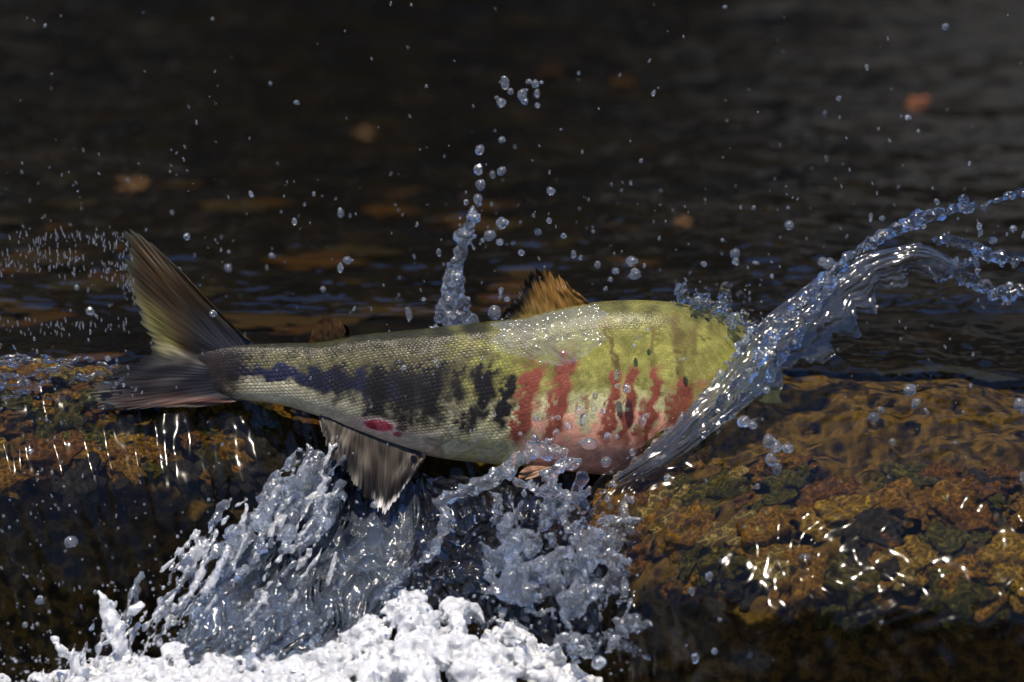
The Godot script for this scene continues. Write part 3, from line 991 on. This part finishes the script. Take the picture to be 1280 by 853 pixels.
func splashes() -> void:
	# the arc thrown up beside the head
	var arc := base("splash_arc", Vector3.ZERO)
	tag(arc, "tall curling arc of clear water thrown up beside the fish head", "splash")
	var inner := [Vector3(770, 597, 0.095), Vector3(830, 545, 0.082), Vector3(880, 492, 0.062), Vector3(915, 450, 0.04), Vector3(945, 410, 0.02), Vector3(985, 375, 0.0), Vector3(1040, 338, -0.02), Vector3(1100, 312, -0.03), Vector3(1160, 306, -0.04), Vector3(1200, 330, -0.04)]
	var outer := [Vector3(775, 612, 0.10), Vector3(845, 575, 0.10), Vector3(905, 530, 0.085), Vector3(955, 492, 0.06), Vector3(1000, 462, 0.04), Vector3(1045, 435, 0.02), Vector3(1075, 400, 0.0), Vector3(1105, 362, -0.02), Vector3(1150, 338, -0.035), Vector3(1200, 350, -0.04)]
	var mid := []
	for i in inner.size():
		mid.append((inner[i] + outer[i]) * 0.5 + Vector3(-2, -3, 0.006))
	var nu := 60
	var nv := 220
	var q := ctrl_grid([inner, mid, outer], nu, nv)
	for j in nv:      # torn lower edge
		for i in nu:
			var uu := float(i) / (nu - 1)
			var tear := noise.get_noise_2d(j * 6.0, 12.0) + 0.4 * noise.get_noise_2d(j * 15.0, 80.0)
			q[j * nu + i] += Vector3(0.7, -0.7, 0.0) * 0.012 * tear * pow(uu, 3.0) * smoothstep(0.25, 0.5, float(j) / nv)
	q = displace(q, nu, nv, func(p: Vector3, u: float, v: float) -> float:
		var a := 0.0022 * streak.get_noise_2d(u * 500.0, v * 350.0) + 0.0026 * noise.get_noise_3d(p.x * 2500.0, p.y * 2500.0, p.z * 2500.0)
		return a + 0.0005 * streak.get_noise_2d(u * 1600.0, v * 900.0) + 0.0005 * noise.get_noise_3d(p.x * 9000.0, p.y * 9000.0, p.z * 9000.0))
	obj("water_sheet", sheet(q, nu, nv, 0.002), M.film, arc)
	var caps := chain([Vector3(872, 538, 6), Vector3(905, 503, 7), Vector3(932, 474, 8), Vector3(955, 440, 8), Vector3(975, 408, 9), Vector3(1000, 380, 8), Vector3(1030, 352, 8), Vector3(1060, 325, 7), Vector3(1090, 302, 6.5), Vector3(1120, 286, 7), Vector3(1150, 273, 9), Vector3(1172, 268, 8), Vector3(1190, 263, 5), Vector3(1205, 259, 7), Vector3(1230, 258, 3), Vector3(1250, 251, 3.5), Vector3(1265, 245, 5), Vector3(1300, 232, 5)], 0.085, -0.03)
	caps.append_array(chain([Vector3(1205, 259, 5), Vector3(1206, 249, 5)], -0.02, -0.02))
	splash("strand", "", caps, 0.0017, 700.0, 0.0018, 75.0, M.splash, arc)
	caps = chain([Vector3(880, 545, 4), Vector3(925, 508, 5), Vector3(962, 470, 5), Vector3(992, 432, 5), Vector3(1012, 396, 4), Vector3(1045, 352, 3)], 0.1, 0.0)
	splash("strand", "", caps, 0.0017, 700.0, 0.0018, 75.0, M.splash, arc)
	caps = chain([Vector3(1150, 326, 9), Vector3(1172, 338, 11), Vector3(1195, 340, 10), Vector3(1212, 350, 7), Vector3(1228, 359, 8), Vector3(1243, 366, 7), Vector3(1256, 369, 8), Vector3(1272, 365, 8)], -0.035, -0.03)
	caps.append_array(chain([Vector3(1165, 304, 3), Vector3(1185, 297, 4), Vector3(1205, 305, 5), Vector3(1225, 309, 4), Vector3(1238, 322, 4), Vector3(1253, 322, 7), Vector3(1266, 327, 4), Vector3(1292, 325, 2)], -0.04, -0.03))
	caps.append_array(chain([Vector3(1212, 330, 4), Vector3(1224, 308, 5), Vector3(1228, 296, 4)], -0.04, -0.04))
	splash("finger", "", caps, 0.0017, 600.0, 0.0028, 70.0, M.splash, arc)
	caps = chain([Vector3(940, 412, 3), Vector3(926, 432, 3.5), Vector3(908, 456, 2.5), Vector3(884, 488, 3.5), Vector3(858, 518, 2.5), Vector3(830, 546, 3.5), Vector3(800, 574, 3), Vector3(765, 604, 3)], 0.03, 0.095)
	splash("lip", "", caps, 0.0016, 700.0, 0.0024, 80.0, M.jet, arc)
	# jet behind the back
	caps = chain([Vector3(568, 405, 16), Vector3(564, 380, 9), Vector3(565, 352, 10), Vector3(573, 326, 6), Vector3(577, 310, 6), Vector3(580, 294, 9), Vector3(587, 278, 5), Vector3(593, 268, 6), Vector3(599, 256, 3)], -0.075, -0.06)
	caps.append_array(chain([Vector3(545, 408, 3), Vector3(555, 385, 5), Vector3(562, 360, 6)], -0.075, -0.07))
	caps.append_array(chain([Vector3(600, 406, 3), Vector3(585, 390, 5), Vector3(572, 360, 6)], -0.075, -0.07))
	splash("splash_jet", "slim vertical jet of water rising behind the fish back", caps, 0.0015, 600.0, 0.0034, 75.0, M.jet)
	# film of water running off the back below the dorsal fin
	var fp := PackedVector3Array()
	for j in 60:
		var t := j / 59.0
		for i in 110:
			var u := i / 109.0
			var x := lerpf(618, 752, u) + 9.0 * noise.get_noise_2d(t * 160.0, 40.0)
			var ang := lerpf(0.12, 0.95 + 0.22 * sin(u * 3.1) + 0.12 * noise.get_noise_2d(u * 90.0, 7.0), t)
			var e := minf(minf(u, 1.0 - u) * 6.0, minf(t, 1.0 - t) * 5.0)
			var hgt := 0.0004 + 0.0022 * smoothstep(0.0, 1.0, e) * (0.6 + 0.8 * absf(noise.get_noise_2d(u * 500.0, t * 400.0))) + 0.0008 * noise.get_noise_2d(u * 1700.0, t * 900.0)
			fp.append(body_point(x, ang, hgt))
	var film := obj("water_film", sheet(fp, 110, 60), pane(lin(0.55, 0.58, 0.60, 0.13), 0.6, 0.07))
	tag(film, "thin grey film of water running off the back below the dorsal fin", "water film")
	# small crown at the nape
	caps = chain([Vector3(905, 402, 7), Vector3(906, 385, 7), Vector3(908, 368, 8), Vector3(908, 358, 5)], -0.03, -0.03)
	caps.append_array(chain([Vector3(880, 396, 3), Vector3(905, 400, 5), Vector3(930, 408, 3), Vector3(945, 405, 3)], -0.03, -0.03))
	caps.append_array(chain([Vector3(840, 378, 2), Vector3(862, 376, 3), Vector3(884, 386, 3)], -0.03, -0.03))
	for n in 46:
		var t := rng.randf()
		tangle(caps, P(lerpf(838, 938, t) + rng.randf_range(-6, 6), lerpf(374, 412, t) + rng.randf_range(-7, 5), rng.randf_range(-0.035, 0.02)), Vector3(0.4, 0.6, 0.2), 0.005, rng.randf_range(0.0004, 0.0014))
	splash("splash_spout", "small blunt spout of water where the nape enters the river", caps, 0.0016, 600.0, 0.002, 80.0)
	# thrown strands below the belly
	caps = chain([Vector3(548, 628, 6), Vector3(562, 620, 6), Vector3(590, 610, 8), Vector3(615, 600, 9), Vector3(634, 588, 10), Vector3(648, 572, 7), Vector3(668, 563, 8), Vector3(688, 566, 8), Vector3(706, 568, 6)], 0.10, 0.085)
	caps.append_array(chain([Vector3(550, 628, 6), Vector3(561, 648, 7), Vector3(545, 685, 5), Vector3(515, 712, 4), Vector3(488, 735, 4)], 0.10, 0.13))
	caps.append_array(chain([Vector3(655, 572, 6), Vector3(662, 556, 4), Vector3(667, 545, 4)], 0.09, 0.09))
	caps.append_array(chain([Vector3(680, 560, 5), Vector3(690, 550, 3), Vector3(700, 540, 3)], 0.09, 0.09))
	splash("splash_strand", "ropy strand of water flung up against the pink belly", caps, 0.0017, 600.0, 0.0022, 70.0, M.jet)
	caps = chain([Vector3(640, 590, 4), Vector3(645, 602, 4), Vector3(662, 608, 4), Vector3(680, 616, 5), Vector3(696, 615, 4), Vector3(716, 622, 4), Vector3(735, 614, 5)], 0.10, 0.11)
	caps.append_array(chain([Vector3(696, 615, 3), Vector3(686, 600, 3), Vector3(682, 592, 6)], 0.105, 0.105))
	caps.append_array(chain([Vector3(682, 605, 3), Vector3(690, 592, 5), Vector3(705, 582, 7), Vector3(722, 578, 6)], 0.105, 0.1))
	caps.append_array(chain([Vector3(716, 622, 3), Vector3(700, 640, 4), Vector3(712, 660, 5), Vector3(732, 670, 4)], 0.11, 0.12))
	splash("splash_loop", "thin looping beads of water below the belly", caps, 0.0015, 700.0, 0.0018, 90.0, M.jet)
	caps = chain([Vector3(728, 597, 9), Vector3(720, 610, 5), Vector3(721, 622, 6), Vector3(730, 634, 8)], 0.11, 0.115)
	splash("splash_column", "short knobbed column of water below the belly", caps, 0.0014, 700.0, 0.0010, 60.0)
	# ridge of water breaking over the tail base
	caps = []
	for n in 45:
		var px := rng.randf_range(-20, 175)
		var row := 432.0 + px * 0.16 + rng.randf_range(-8, 45)
		tangle(caps, P(px, row, rng.randf_range(-0.03, 0.06)), Vector3(-1.6, -0.3, 0.3), 0.012, 0.0005 + 0.0015 * pow(rng.randf(), 2.0))
	splash("splash_ridge", "low broken ridge of grey water beside the tail fin", caps, 0.0016, 700.0, 0.0015, 60.0, M.splash)

# ------------------------------------------------------------------ white water below the fall
const FOAM_TOP := [[-40, 845], [0, 838], [60, 836], [130, 818], [200, 798], [270, 812], [340, 804], [420, 792], [470, 760], [510, 728], [560, 742], [620, 764], [670, 790], [710, 815], [745, 850]]

func foam_top(px: float) -> float:
	for i in FOAM_TOP.size() - 1:
		if px < FOAM_TOP[i + 1][0]:
			return lerpf(FOAM_TOP[i][1], FOAM_TOP[i + 1][1], clampf((px - FOAM_TOP[i][0]) / float(FOAM_TOP[i + 1][0] - FOAM_TOP[i][0]), 0, 1))
	return 860.0

func tangle(caps: Array, at: Vector3, along: Vector3, step: float, r: float) -> void:      # a short bent strand
	var d := along + Vector3(rng.randf_range(-1, 1), rng.randf_range(-1, 1), rng.randf_range(-1, 1)) * 0.7
	for k in 3:
		var b := at + d.normalized() * step * rng.randf_range(0.6, 1.4)
		var r2 := r * rng.randf_range(0.6, 1.2)
		caps.append([at, b, r, r2])
		at = b
		r = r2
		d += Vector3(rng.randf_range(-1, 1), rng.randf_range(-1, 1), rng.randf_range(-1, 1)) * 0.6

func white_water() -> void:
	# falling, twisting sheets
	var falls := [
		["broad blue white cascade under the anal fin", [
			[Vector3(385, 575, 0.01), Vector3(345, 640, 0.05), Vector3(290, 710, 0.12), Vector3(235, 775, 0.19), Vector3(190, 840, 0.22)],
			[Vector3(420, 570, 0.0), Vector3(400, 640, 0.035), Vector3(360, 715, 0.11), Vector3(315, 785, 0.21), Vector3(280, 850, 0.24)],
			[Vector3(470, 590, -0.01), Vector3(455, 660, 0.04), Vector3(425, 730, 0.12), Vector3(400, 800, 0.21), Vector3(380, 860, 0.24)],
			[Vector3(530, 610, 0.0), Vector3(520, 680, 0.05), Vector3(500, 745, 0.13), Vector3(480, 805, 0.20), Vector3(470, 870, 0.23)]], 1],
		["dark glassy water pouring under the belly", [
			[Vector3(520, 600, -0.01), Vector3(525, 660, 0.04), Vector3(500, 720, 0.13), Vector3(470, 780, 0.17)],
			[Vector3(600, 600, 0.02), Vector3(600, 655, 0.08), Vector3(585, 720, 0.13), Vector3(570, 780, 0.17)],
			[Vector3(690, 610, 0.02), Vector3(690, 670, 0.07), Vector3(680, 735, 0.13), Vector3(680, 800, 0.17)],
			[Vector3(750, 650, 0.05), Vector3(755, 700, 0.10), Vector3(750, 760, 0.15), Vector3(760, 830, 0.18)]], 2]]
	for fd in falls:
		var nu := 200
		var nv := 220
		var kind: int = fd[2]
		var q := ctrl_grid(fd[1], nu, nv)
		q = displace(q, nu, nv, func(p: Vector3, u: float, v: float) -> float:
			var g := smoothstep(0.0, 0.25, v)
			var wu := u + 0.06 * noise.get_noise_2d(u * 250.0 + 900.0, v * 250.0)
			var a := 0.009 * noise.get_noise_2d(wu * 420.0 + 100.0 * kind, v * 160.0) + 0.0035 * (1.0 - 2.0 * absf(noise.get_noise_2d(wu * 1000.0, v * 300.0 + 50.0 * kind)))
			a += 0.006 * noise.get_noise_3d(p.x * 1900.0, p.y * 1300.0, p.z * 1300.0) * g
			a += 0.0032 * (1.0 - 2.0 * absf(noise.get_noise_3d(p.x * 4200.0, p.y * 3000.0, p.z * 3000.0))) * g
			return a + 0.0011 * noise.get_noise_3d(p.x * 11000.0, p.y * 8000.0, p.z * 8000.0) * g)
		structure("falling_water", sheet(q, nu, nv, 0.005), [M.splash, M.turb, M.splash][kind], fd[0])
	# air-filled strands tumbling inside the clear water
	var caps := []
	for n in 90:
		var t := rng.randf()
		var c := Vector2(lerpf(600, 780, rng.randf()), lerpf(640, 815, t))
		if c.x + c.y * 0.5 < 960 - 60 * rng.randf() or c.x + (c.y - 700) * 0.1 > 785: continue
		var z := lerpf(0.10, 0.20, t) + rng.randf_range(-0.02, 0.03)
		tangle(caps, P(c.x, c.y, z), Vector3(0.3, 0.5, 0.5), 0.013, rng.randf_range(0.0008, 0.0026))
	var t1 := obj("tumbling_water", liquid(caps, 0.0018, 700.0, 0.0022, 90.0), M.jet)
	tag(t1, "glittering froth tumbling beside the white foam under the belly", "water", "", "stuff")
	caps = []
	var glassy := []
	for n in 400:
		var t := rng.randf()
		var e := rng.randf()
		var c := Vector2(lerpf(390, 90, t) + e * lerpf(60, 330, t) - 10.0, lerpf(565, 810, t) + rng.randf_range(-25, 15))
		var z := lerpf(0.06, 0.23, t) - 0.05 * e + rng.randf_range(-0.01, 0.01)
		var patch := noise.get_noise_2d(c.x * 2.0, c.y * 2.0 + 700.0)
		if patch < -0.20: continue
		if patch > 0.22: tangle(caps, P(c.x, c.y, z), Vector3(-1.2, -1.8, 1.0), 0.014, 0.0006 + 0.0022 * pow(rng.randf(), 2.0))
		else: tangle(glassy, P(c.x, c.y, z), Vector3(-1.2, -1.8, 1.0), 0.018, 0.0006 + 0.0042 * pow(rng.randf(), 2.2))
	var t2 := obj("tumbling_water", liquid(caps, 0.0016, 900.0, 0.0014, 80.0), M.froth)
	tag(t2, "white froth streaks on the cascade below the anal fin", "water", "", "stuff")
	var t4 := obj("tumbling_water", liquid(glassy, 0.0020, 500.0, 0.0022, 60.0), M.jet)
	tag(t4, "blue glassy strands of water tumbling down the cascade below the tail", "water", "", "stuff")
	# clear lumps over the froth
	caps = []
	for n in 120:
		var c := Vector2(lerpf(600, 790, rng.randf()), lerpf(650, 820, rng.randf()))
		if c.x + c.y * 0.5 < 970 or noise.get_noise_2d(c.x * 2.2, c.y * 2.2) < -0.15: continue
		tangle(caps, P(c.x, c.y, lerpf(0.12, 0.22, (c.y - 650) / 170.0) + rng.randf_range(0.0, 0.03)), Vector3(0.2, 0.6, 0.5), 0.010, 0.001 + 0.0055 * pow(rng.randf(), 2.0))
	var t3 := obj("tumbling_water", liquid(caps, 0.0018, 400.0, 0.0025, 60.0), M.jet)
	tag(t3, "clear lumps of water bursting up beside the foam", "water", "", "stuff")
	# foam
	caps = []
	for n in 1250:
		var px := rng.randf_range(-40, 745)
		var top := foam_top(px)
		var e := rng.randf()
		var row := top + 6.0 + e * (900.0 - top)
		if noise.get_noise_2d(px * 2.6, row * 2.6) < -0.22 - 0.5 * e: continue
		var z := lerpf(0.20, 0.36, e) + rng.randf_range(-0.015, 0.015)
		var r := (3.0 + 9.0 * pow(rng.randf(), 1.6)) * S
		var a := P(px, row + r / S, z)
		caps.append([a, a + Vector3(rng.randf_range(-1, 1), rng.randf_range(-1, 1), rng.randf_range(-1, 1)) * 0.006, r, r * 0.8])
	# a splash of foam on the left cascade
	for c in chain([Vector3(120, 742, 2.5), Vector3(132, 758, 4), Vector3(138, 780, 6), Vector3(150, 805, 12)], 0.21, 0.22): caps.append(c)
	for c in chain([Vector3(188, 754, 1.5), Vector3(165, 765, 3), Vector3(140, 774, 4)], 0.22, 0.21): caps.append(c)
	for c in chain([Vector3(66, 795, 2.5), Vector3(80, 812, 4), Vector3(100, 830, 7)], 0.22, 0.23): caps.append(c)
	var fm := obj("foam", liquid(caps, 0.0024, 280.0, 0.0026, 60.0), M.foam)
	tag(fm, "bright white foam boiling at the foot of the fall", "foam", "", "stuff")
	# bubbles riding on the foam
	var mm := MultiMesh.new()
	mm.transform_format = MultiMesh.TRANSFORM_3D
	mm.mesh = lump(10, 7, 0.25, 0.6, 55.0)
	mm.instance_count = 900
	for n in 900:
		var px := rng.randf_range(-20, 800)
		var top := foam_top(px)
		var e := pow(rng.randf(), 1.6)
		var row := top - 14.0 + e * (880.0 - top)
		if px > 600: row = rng.randf_range(640, 850)
		elif rng.randf() < 0.35: row = rng.randf_range(620, 850)
		var z := lerpf(0.20, 0.38, clampf((row - 720.0) / 140.0, 0, 1)) + rng.randf_range(0.0, 0.02)
		var r := (0.4 + 1.8 * pow(rng.randf(), 2.0)) * S
		mm.set_instance_transform(n, Transform3D(Basis.from_euler(Vector3(rng.randf() * 6.0, rng.randf() * 6.0, 0)).scaled(Vector3.ONE * r), P(px, row, z)))
	var bo := MultiMeshInstance3D.new()
	bo.name = "foam_bubbles"
	bo.multimesh = mm
	bo.material_override = M.drop
	add_child(bo)
	tag(bo, "tiny clear bubbles and beads thrown off the foam", "spray", "", "stuff")

# ------------------------------------------------------------------ drops in the air
const BIG_DROPS := [   # px, row, radius px, stretch, z
	[600, 187, 7, 1.1, -0.06], [598, 212, 7, 1.25, -0.06], [600, 231, 7.5, 1.1, -0.06], [598, 248, 7, 1.1, -0.06], [631, 103, 7.5, 1.5, -0.06], [638, 114, 5, 1.1, -0.06], [652, 118, 7.5, 1.3, -0.06], [656, 127, 5, 1.0, -0.06],
	[627, 128, 6.5, 1.0, -0.06], [621, 122, 3, 1.0, -0.06], [661, 102, 4, 1, -0.06], [669, 105, 5.5, 1.2, -0.06], [672, 132, 4, 1.1, -0.06], [677, 103, 3, 1, -0.06], [627, 175, 5, 1, -0.12], [627, 214, 6.5, 1, -0.15], [689, 239, 6, 1, -0.1],
	[583, 253, 4, 1, -0.06], [612, 294, 8, 1, -0.15], [628, 279, 8.5, 1, -0.1], [625, 303, 5, 1, -0.12], [652, 316, 4.5, 1, -0.12], [641, 304, 3.5, 1, -0.12], [619, 390, 10, 1.1, -0.06], [626, 363, 4, 1, -0.06], [634, 374, 4, 1, -0.06],
	[686, 276, 4.5, 1.3, -0.03], [672, 290, 5, 1, -0.12], [705, 295, 4, 1, -0.1], [717, 318, 4.5, 1.5, -0.03], [726, 322, 3, 1.4, -0.03], [747, 331, 5, 1.4, -0.03], [986, 281, 7, 1, -0.15], [1135, 147, 5, 1, -0.2], [1182, 33, 5, 1, -0.2], [1148, 164, 3, 1, -0.15],
	[735, 555, 10, 0.75, 0.07], [760, 545, 5, 0.9, 0.07], [770, 546, 4, 0.9, 0.07], [757, 578, 7, 0.95, 0.08], [724, 514, 6, 1, 0.06], [730, 525, 7, 1.2, 0.06], [711, 532, 5, 1, 0.06], [803, 527, 6, 1.1, 0.065], [808, 520, 4, 1, 0.065], [784, 486, 6, 1.2, 0.055], [772, 483, 4, 1, 0.055],
	[754, 514, 4, 1, 0.06], [742, 512, 3.5, 1, 0.06], [695, 541, 5, 1, 0.07], [697, 522, 4, 1, 0.06], [690, 523, 3, 1, 0.06], [790, 565, 5, 1.3, 0.08], [764, 591, 2.5, 1, 0.08], [793, 432, 3, 1, 0.05], [809, 411, 2.5, 1, 0.05], [855, 449, 3, 1, 0.05], [505, 460, 4, 1, 0.06],
	[930, 527, 8, 0.8, 0.14], [941, 531, 6, 0.9, 0.14], [961, 552, 9, 1, 0.16], [970, 559, 8, 1.2, 0.16], [985, 560, 7, 0.8, 0.16], [964, 575, 8, 1.2, 0.16], [972, 587, 8, 1.3, 0.16], [979, 601, 6, 1, 0.16], [1015, 588, 7, 1.1, 0.14], [1137, 488, 9, 1.1, 0.08], [1146, 504, 7, 0.9, 0.08],
	[1093, 521, 8, 0.9, 0.08], [1101, 513, 5, 1, 0.08], [1116, 552, 5, 1, 0.1], [1195, 555, 5, 1, 0.1], [1275, 506, 9, 1.2, 0.1], [958, 488, 5, 1, 0.1], [947, 608, 4, 1, 0.18], [931, 661, 5, 1, 0.24], [1007, 697, 7, 0.7, 0.28], [887, 721, 6, 1.3, 0.27], [865, 740, 5, 1.3, 0.26], [869, 823, 6, 1.2, 0.3],
	[786, 650, 5, 1, 0.17], [790, 625, 5, 1, 0.14], [749, 829, 9, 1, 0.32], [903, 702, 4, 1, 0.26], [835, 598, 5, 1, 0.14], [1102, 778, 3, 1, 0.34], [893, 814, 4, 1, 0.3], [900, 775, 3, 1, 0.3],
	[88, 678, 9, 1, 0.2], [50, 751, 6, 1, 0.2], [31, 781, 4, 1, 0.2], [38, 564, 4, 1, 0.15], [434, 325, 6, 1, -0.12], [368, 277, 4.5, 1.4, -0.05], [233, 296, 5, 1.3, -0.15], [285, 335, 6, 1, -0.2], [112, 389, 6, 1, -0.15], [266, 392, 5, 1, 0.06], [392, 242, 3, 1.3, -0.1], [340, 320, 5, 1, -0.2], [404, 361, 4, 1, -0.15],
	[1155, 283, 4, 1.2, -0.03], [1188, 304, 0.1, 1, 0], [1103, 273, 4, 1, -0.03], [1171, 252, 4, 1, -0.03], [1224, 283, 4.5, 1.3, -0.03], [1242, 301, 5.5, 1, -0.03], [1267, 286, 5, 1, -0.03], [1120, 355, 6, 1, -0.03], [1262, 356, 5, 1, -0.03], [1261, 378, 4, 1, -0.03], [1211, 356, 4, 1, -0.03],
	[790, 327, 8, 1, -0.15], [794, 343, 8, 1, -0.1], [770, 339, 5, 1, -0.1], [919, 317, 7, 1, -0.1], [920, 327, 5, 1, -0.08], [903, 300, 3, 1, -0.1], [945, 329, 4, 0.7, -0.08], [1035, 330, 9, 1, -0.1], [1028, 327, 6, 1, -0.1], [965, 345, 3, 1, -0.05], [880, 330, 4, 1, -0.1], [985, 260, 2.5, 1, -0.1]]

func droplets() -> void:
	var shapes := []
	for k in 6:
		shapes.append(lump(20, 14, 0.22, 0.35 + 0.06 * k, 300.0 + 70.0 * k))
	var groups := {}
	for d in BIG_DROPS:
		if d[2] < 1.0: continue
		var o := obj("water_drop", shapes[rng.randi() % 6], M.drop)
		var px: float = d[0]
		var row: float = d[1]
		var r: float = d[2] * S * 0.92
		o.transform = Transform3D(Basis.from_euler(Vector3(0, rng.randf() * TAU, rng.randf_range(-0.35, 0.35))).scaled_local(Vector3(r / sqrt(d[3]), r * sqrt(d[3]), r / sqrt(d[3]))), P(px, row, d[4]))
		drop_label(o, px, row)
	# smaller drops scattered in the air
	var made := 0
	while made < 145:
		var px := rng.randf_range(0, 1280)
		var row := rng.randf_range(0, 853)
		var w := 0.12
		w += 0.75 * exp(-pow((px - 780.0) / 260.0, 2.0) - pow((row - 300.0) / 80.0, 2.0))
		w += 0.5 * exp(-pow((px - 200.0) / 220.0, 2.0) - pow((row - 300.0) / 110.0, 2.0))
		w += 0.45 * exp(-pow((px - 560.0) / 130.0, 2.0) - pow((row - 240.0) / 150.0, 2.0))
		w += 0.5 * exp(-pow((px - 720.0) / 120.0, 2.0) - pow((row - 540.0) / 70.0, 2.0))
		if rng.randf() > w: continue
		var z := rng.randf_range(-0.35, 0.0) if row < 420 else rng.randf_range(0.08, 0.3)
		if row > 420 and row < 600 and px > 250 and px < 950: z = rng.randf_range(0.07, 0.12)
		var r := (1.2 + 3.2 * pow(rng.randf(), 2.2)) * S
		var o := obj("water_drop", shapes[rng.randi() % 6], M.drop)
		var st := 1.0 + 1.2 * pow(rng.randf(), 2.0)
		o.transform = Transform3D(Basis.from_euler(Vector3(0, rng.randf() * TAU, rng.randf_range(-0.6, 0.6))).scaled_local(Vector3(r, r * st, r)), P(px, row, z))
		drop_label(o, px, row)
		made += 1
	for n in 26:
		var px := rng.randfn(1220, 35)
		var row := rng.randfn(330, 28)
		var o := obj("water_drop", shapes[rng.randi() % 6], M.drop)
		var r := (1.2 + 3.0 * pow(rng.randf(), 2.0)) * S
		o.transform = Transform3D(Basis.from_euler(Vector3(0, rng.randf() * TAU, rng.randf_range(-0.9, 0.9))).scaled_local(Vector3(r, r * rng.randf_range(1.0, 1.9), r)), P(px, row, rng.randf_range(-0.07, 0.0)))
		drop_label(o, px, minf(row, 419.0))
	# finest spray, and the combs of drops flicked off the tail
	var xf := []
	for n in 620:
		var px := rng.randf_range(0, 1280)
		var row := rng.randf_range(0, 853) if rng.randf() < 0.4 else rng.randfn(310, 90)
		if n < 60: px = rng.randf_range(840, 960); row = rng.randf_range(350, 400)
		elif n < 150: px = rng.randf_range(0, 240); row = rng.randf_range(480, 853)
		var z := rng.randf_range(-0.4, 0.0) if row < 420 else rng.randf_range(0.1, 0.3)
		var r := rng.randf_range(0.5, 1.6) * S
		xf.append(Transform3D(Basis.from_euler(Vector3(0, 0, rng.randf_range(-0.7, 0.7))).scaled_local(Vector3(r, r * rng.randf_range(1.0, 2.2), r)), P(px, row, z)))
	var combs := [
		[[Vector2(15, 290), Vector2(60, 300), Vector2(75, 288), Vector2(100, 298), Vector2(140, 300), Vector2(158, 305)], 60],
		[[Vector2(-5, 320), Vector2(40, 312), Vector2(75, 318), Vector2(110, 330), Vector2(150, 335)], 60],
		[[Vector2(-5, 335), Vector2(40, 333), Vector2(90, 338), Vector2(130, 342), Vector2(165, 360)], 60],
		[[Vector2(-5, 410), Vector2(40, 408), Vector2(90, 412), Vector2(130, 405), Vector2(165, 412)], 55],
		[[Vector2(120, 300), Vector2(150, 310), Vector2(160, 345), Vector2(168, 380)], 40]]
	for c in combs:
		for n in c[1]:
			var t: float = rng.randf() * (c[0].size() - 1)
			var i := int(t)
			var q: Vector2 = c[0][i].lerp(c[0][i + 1], t - i) + Vector2(rng.randfn(0, 5), rng.randfn(0, 6))
			var r := rng.randf_range(0.6, 1.3) * S
			xf.append(Transform3D(Basis.from_euler(Vector3(0, 0, rng.randf_range(-0.3, 0.3))).scaled_local(Vector3(r, r * rng.randf_range(1.2, 4.5), r)), P(q.x, q.y, rng.randf_range(-0.05, 0.03))))
	var mm := MultiMesh.new()
	mm.transform_format = MultiMesh.TRANSFORM_3D
	mm.mesh = lump(12, 8, 0.2, 0.4, 700.0)
	mm.instance_count = xf.size()
	for n in xf.size(): mm.set_instance_transform(n, xf[n])
	var o := MultiMeshInstance3D.new()
	o.name = "spray"
	o.multimesh = mm
	o.material_override = M.drop
	add_child(o)
	tag(o, "fine spray of tiny water drops hanging in the air", "spray", "", "stuff")

func drop_label(o: MeshInstance3D, px: float, row: float) -> void:
	var b := o.transform.basis
	var r := b.x.length() / S
	var tall := b.y.length() / b.x.length()
	var size := "large" if r > 6.0 else ("mid-sized" if r > 3.2 else ("small" if r > 2.0 else "tiny"))
	var shape := "long" if tall > 1.22 else ("flattened" if tall < 0.92 else "round")
	var zone := "over the splash arc"
	if row < 420:
		if px > 585 and px < 612 and row > 165 and row < 262: zone = "in the vertical row right above the jet"
		elif px > 610 and px < 690 and row < 145: zone = "in the cluster high above the jet"
		elif px > 540 and px < 720 and row < 200: zone = "in the dark air around the top of the jet"
		elif px > 540 and px < 720: zone = "between the jet and the dorsal fin"
		elif px <= 180: zone = "in the air beside the raised tail fin"
		elif px <= 540 and row > 230: zone = "just above the tail stalk and adipose fin"
		elif px <= 540: zone = "high over the tail"
		elif px < 940 and row > 230: zone = "just above the front of the fish back"
		elif px < 940: zone = "high over the front of the fish back"
		elif row > 230: zone = "beside the curling splash arc"
		else: zone = "high over the splash arc"
	elif px > 380 and px < 640 and row < 610: zone = "in front of the dark barred flank"
	elif px >= 640 and px < 860 and row < 610: zone = "in front of the pink barred belly"
	elif px >= 740 and row < 610: zone = "over the smooth water beside the splash foot"
	elif px >= 740 and row < 740: zone = "over the amber stones of the sill"
	elif px >= 740: zone = "in front of the dark recess under the sill"
	elif px < 250: zone = "in front of the dark fall below the tail"
	else: zone = "above the white foam"
	tag(o, "%s %s water drop %s" % [size, shape, zone], "water drop", "drops " + zone)
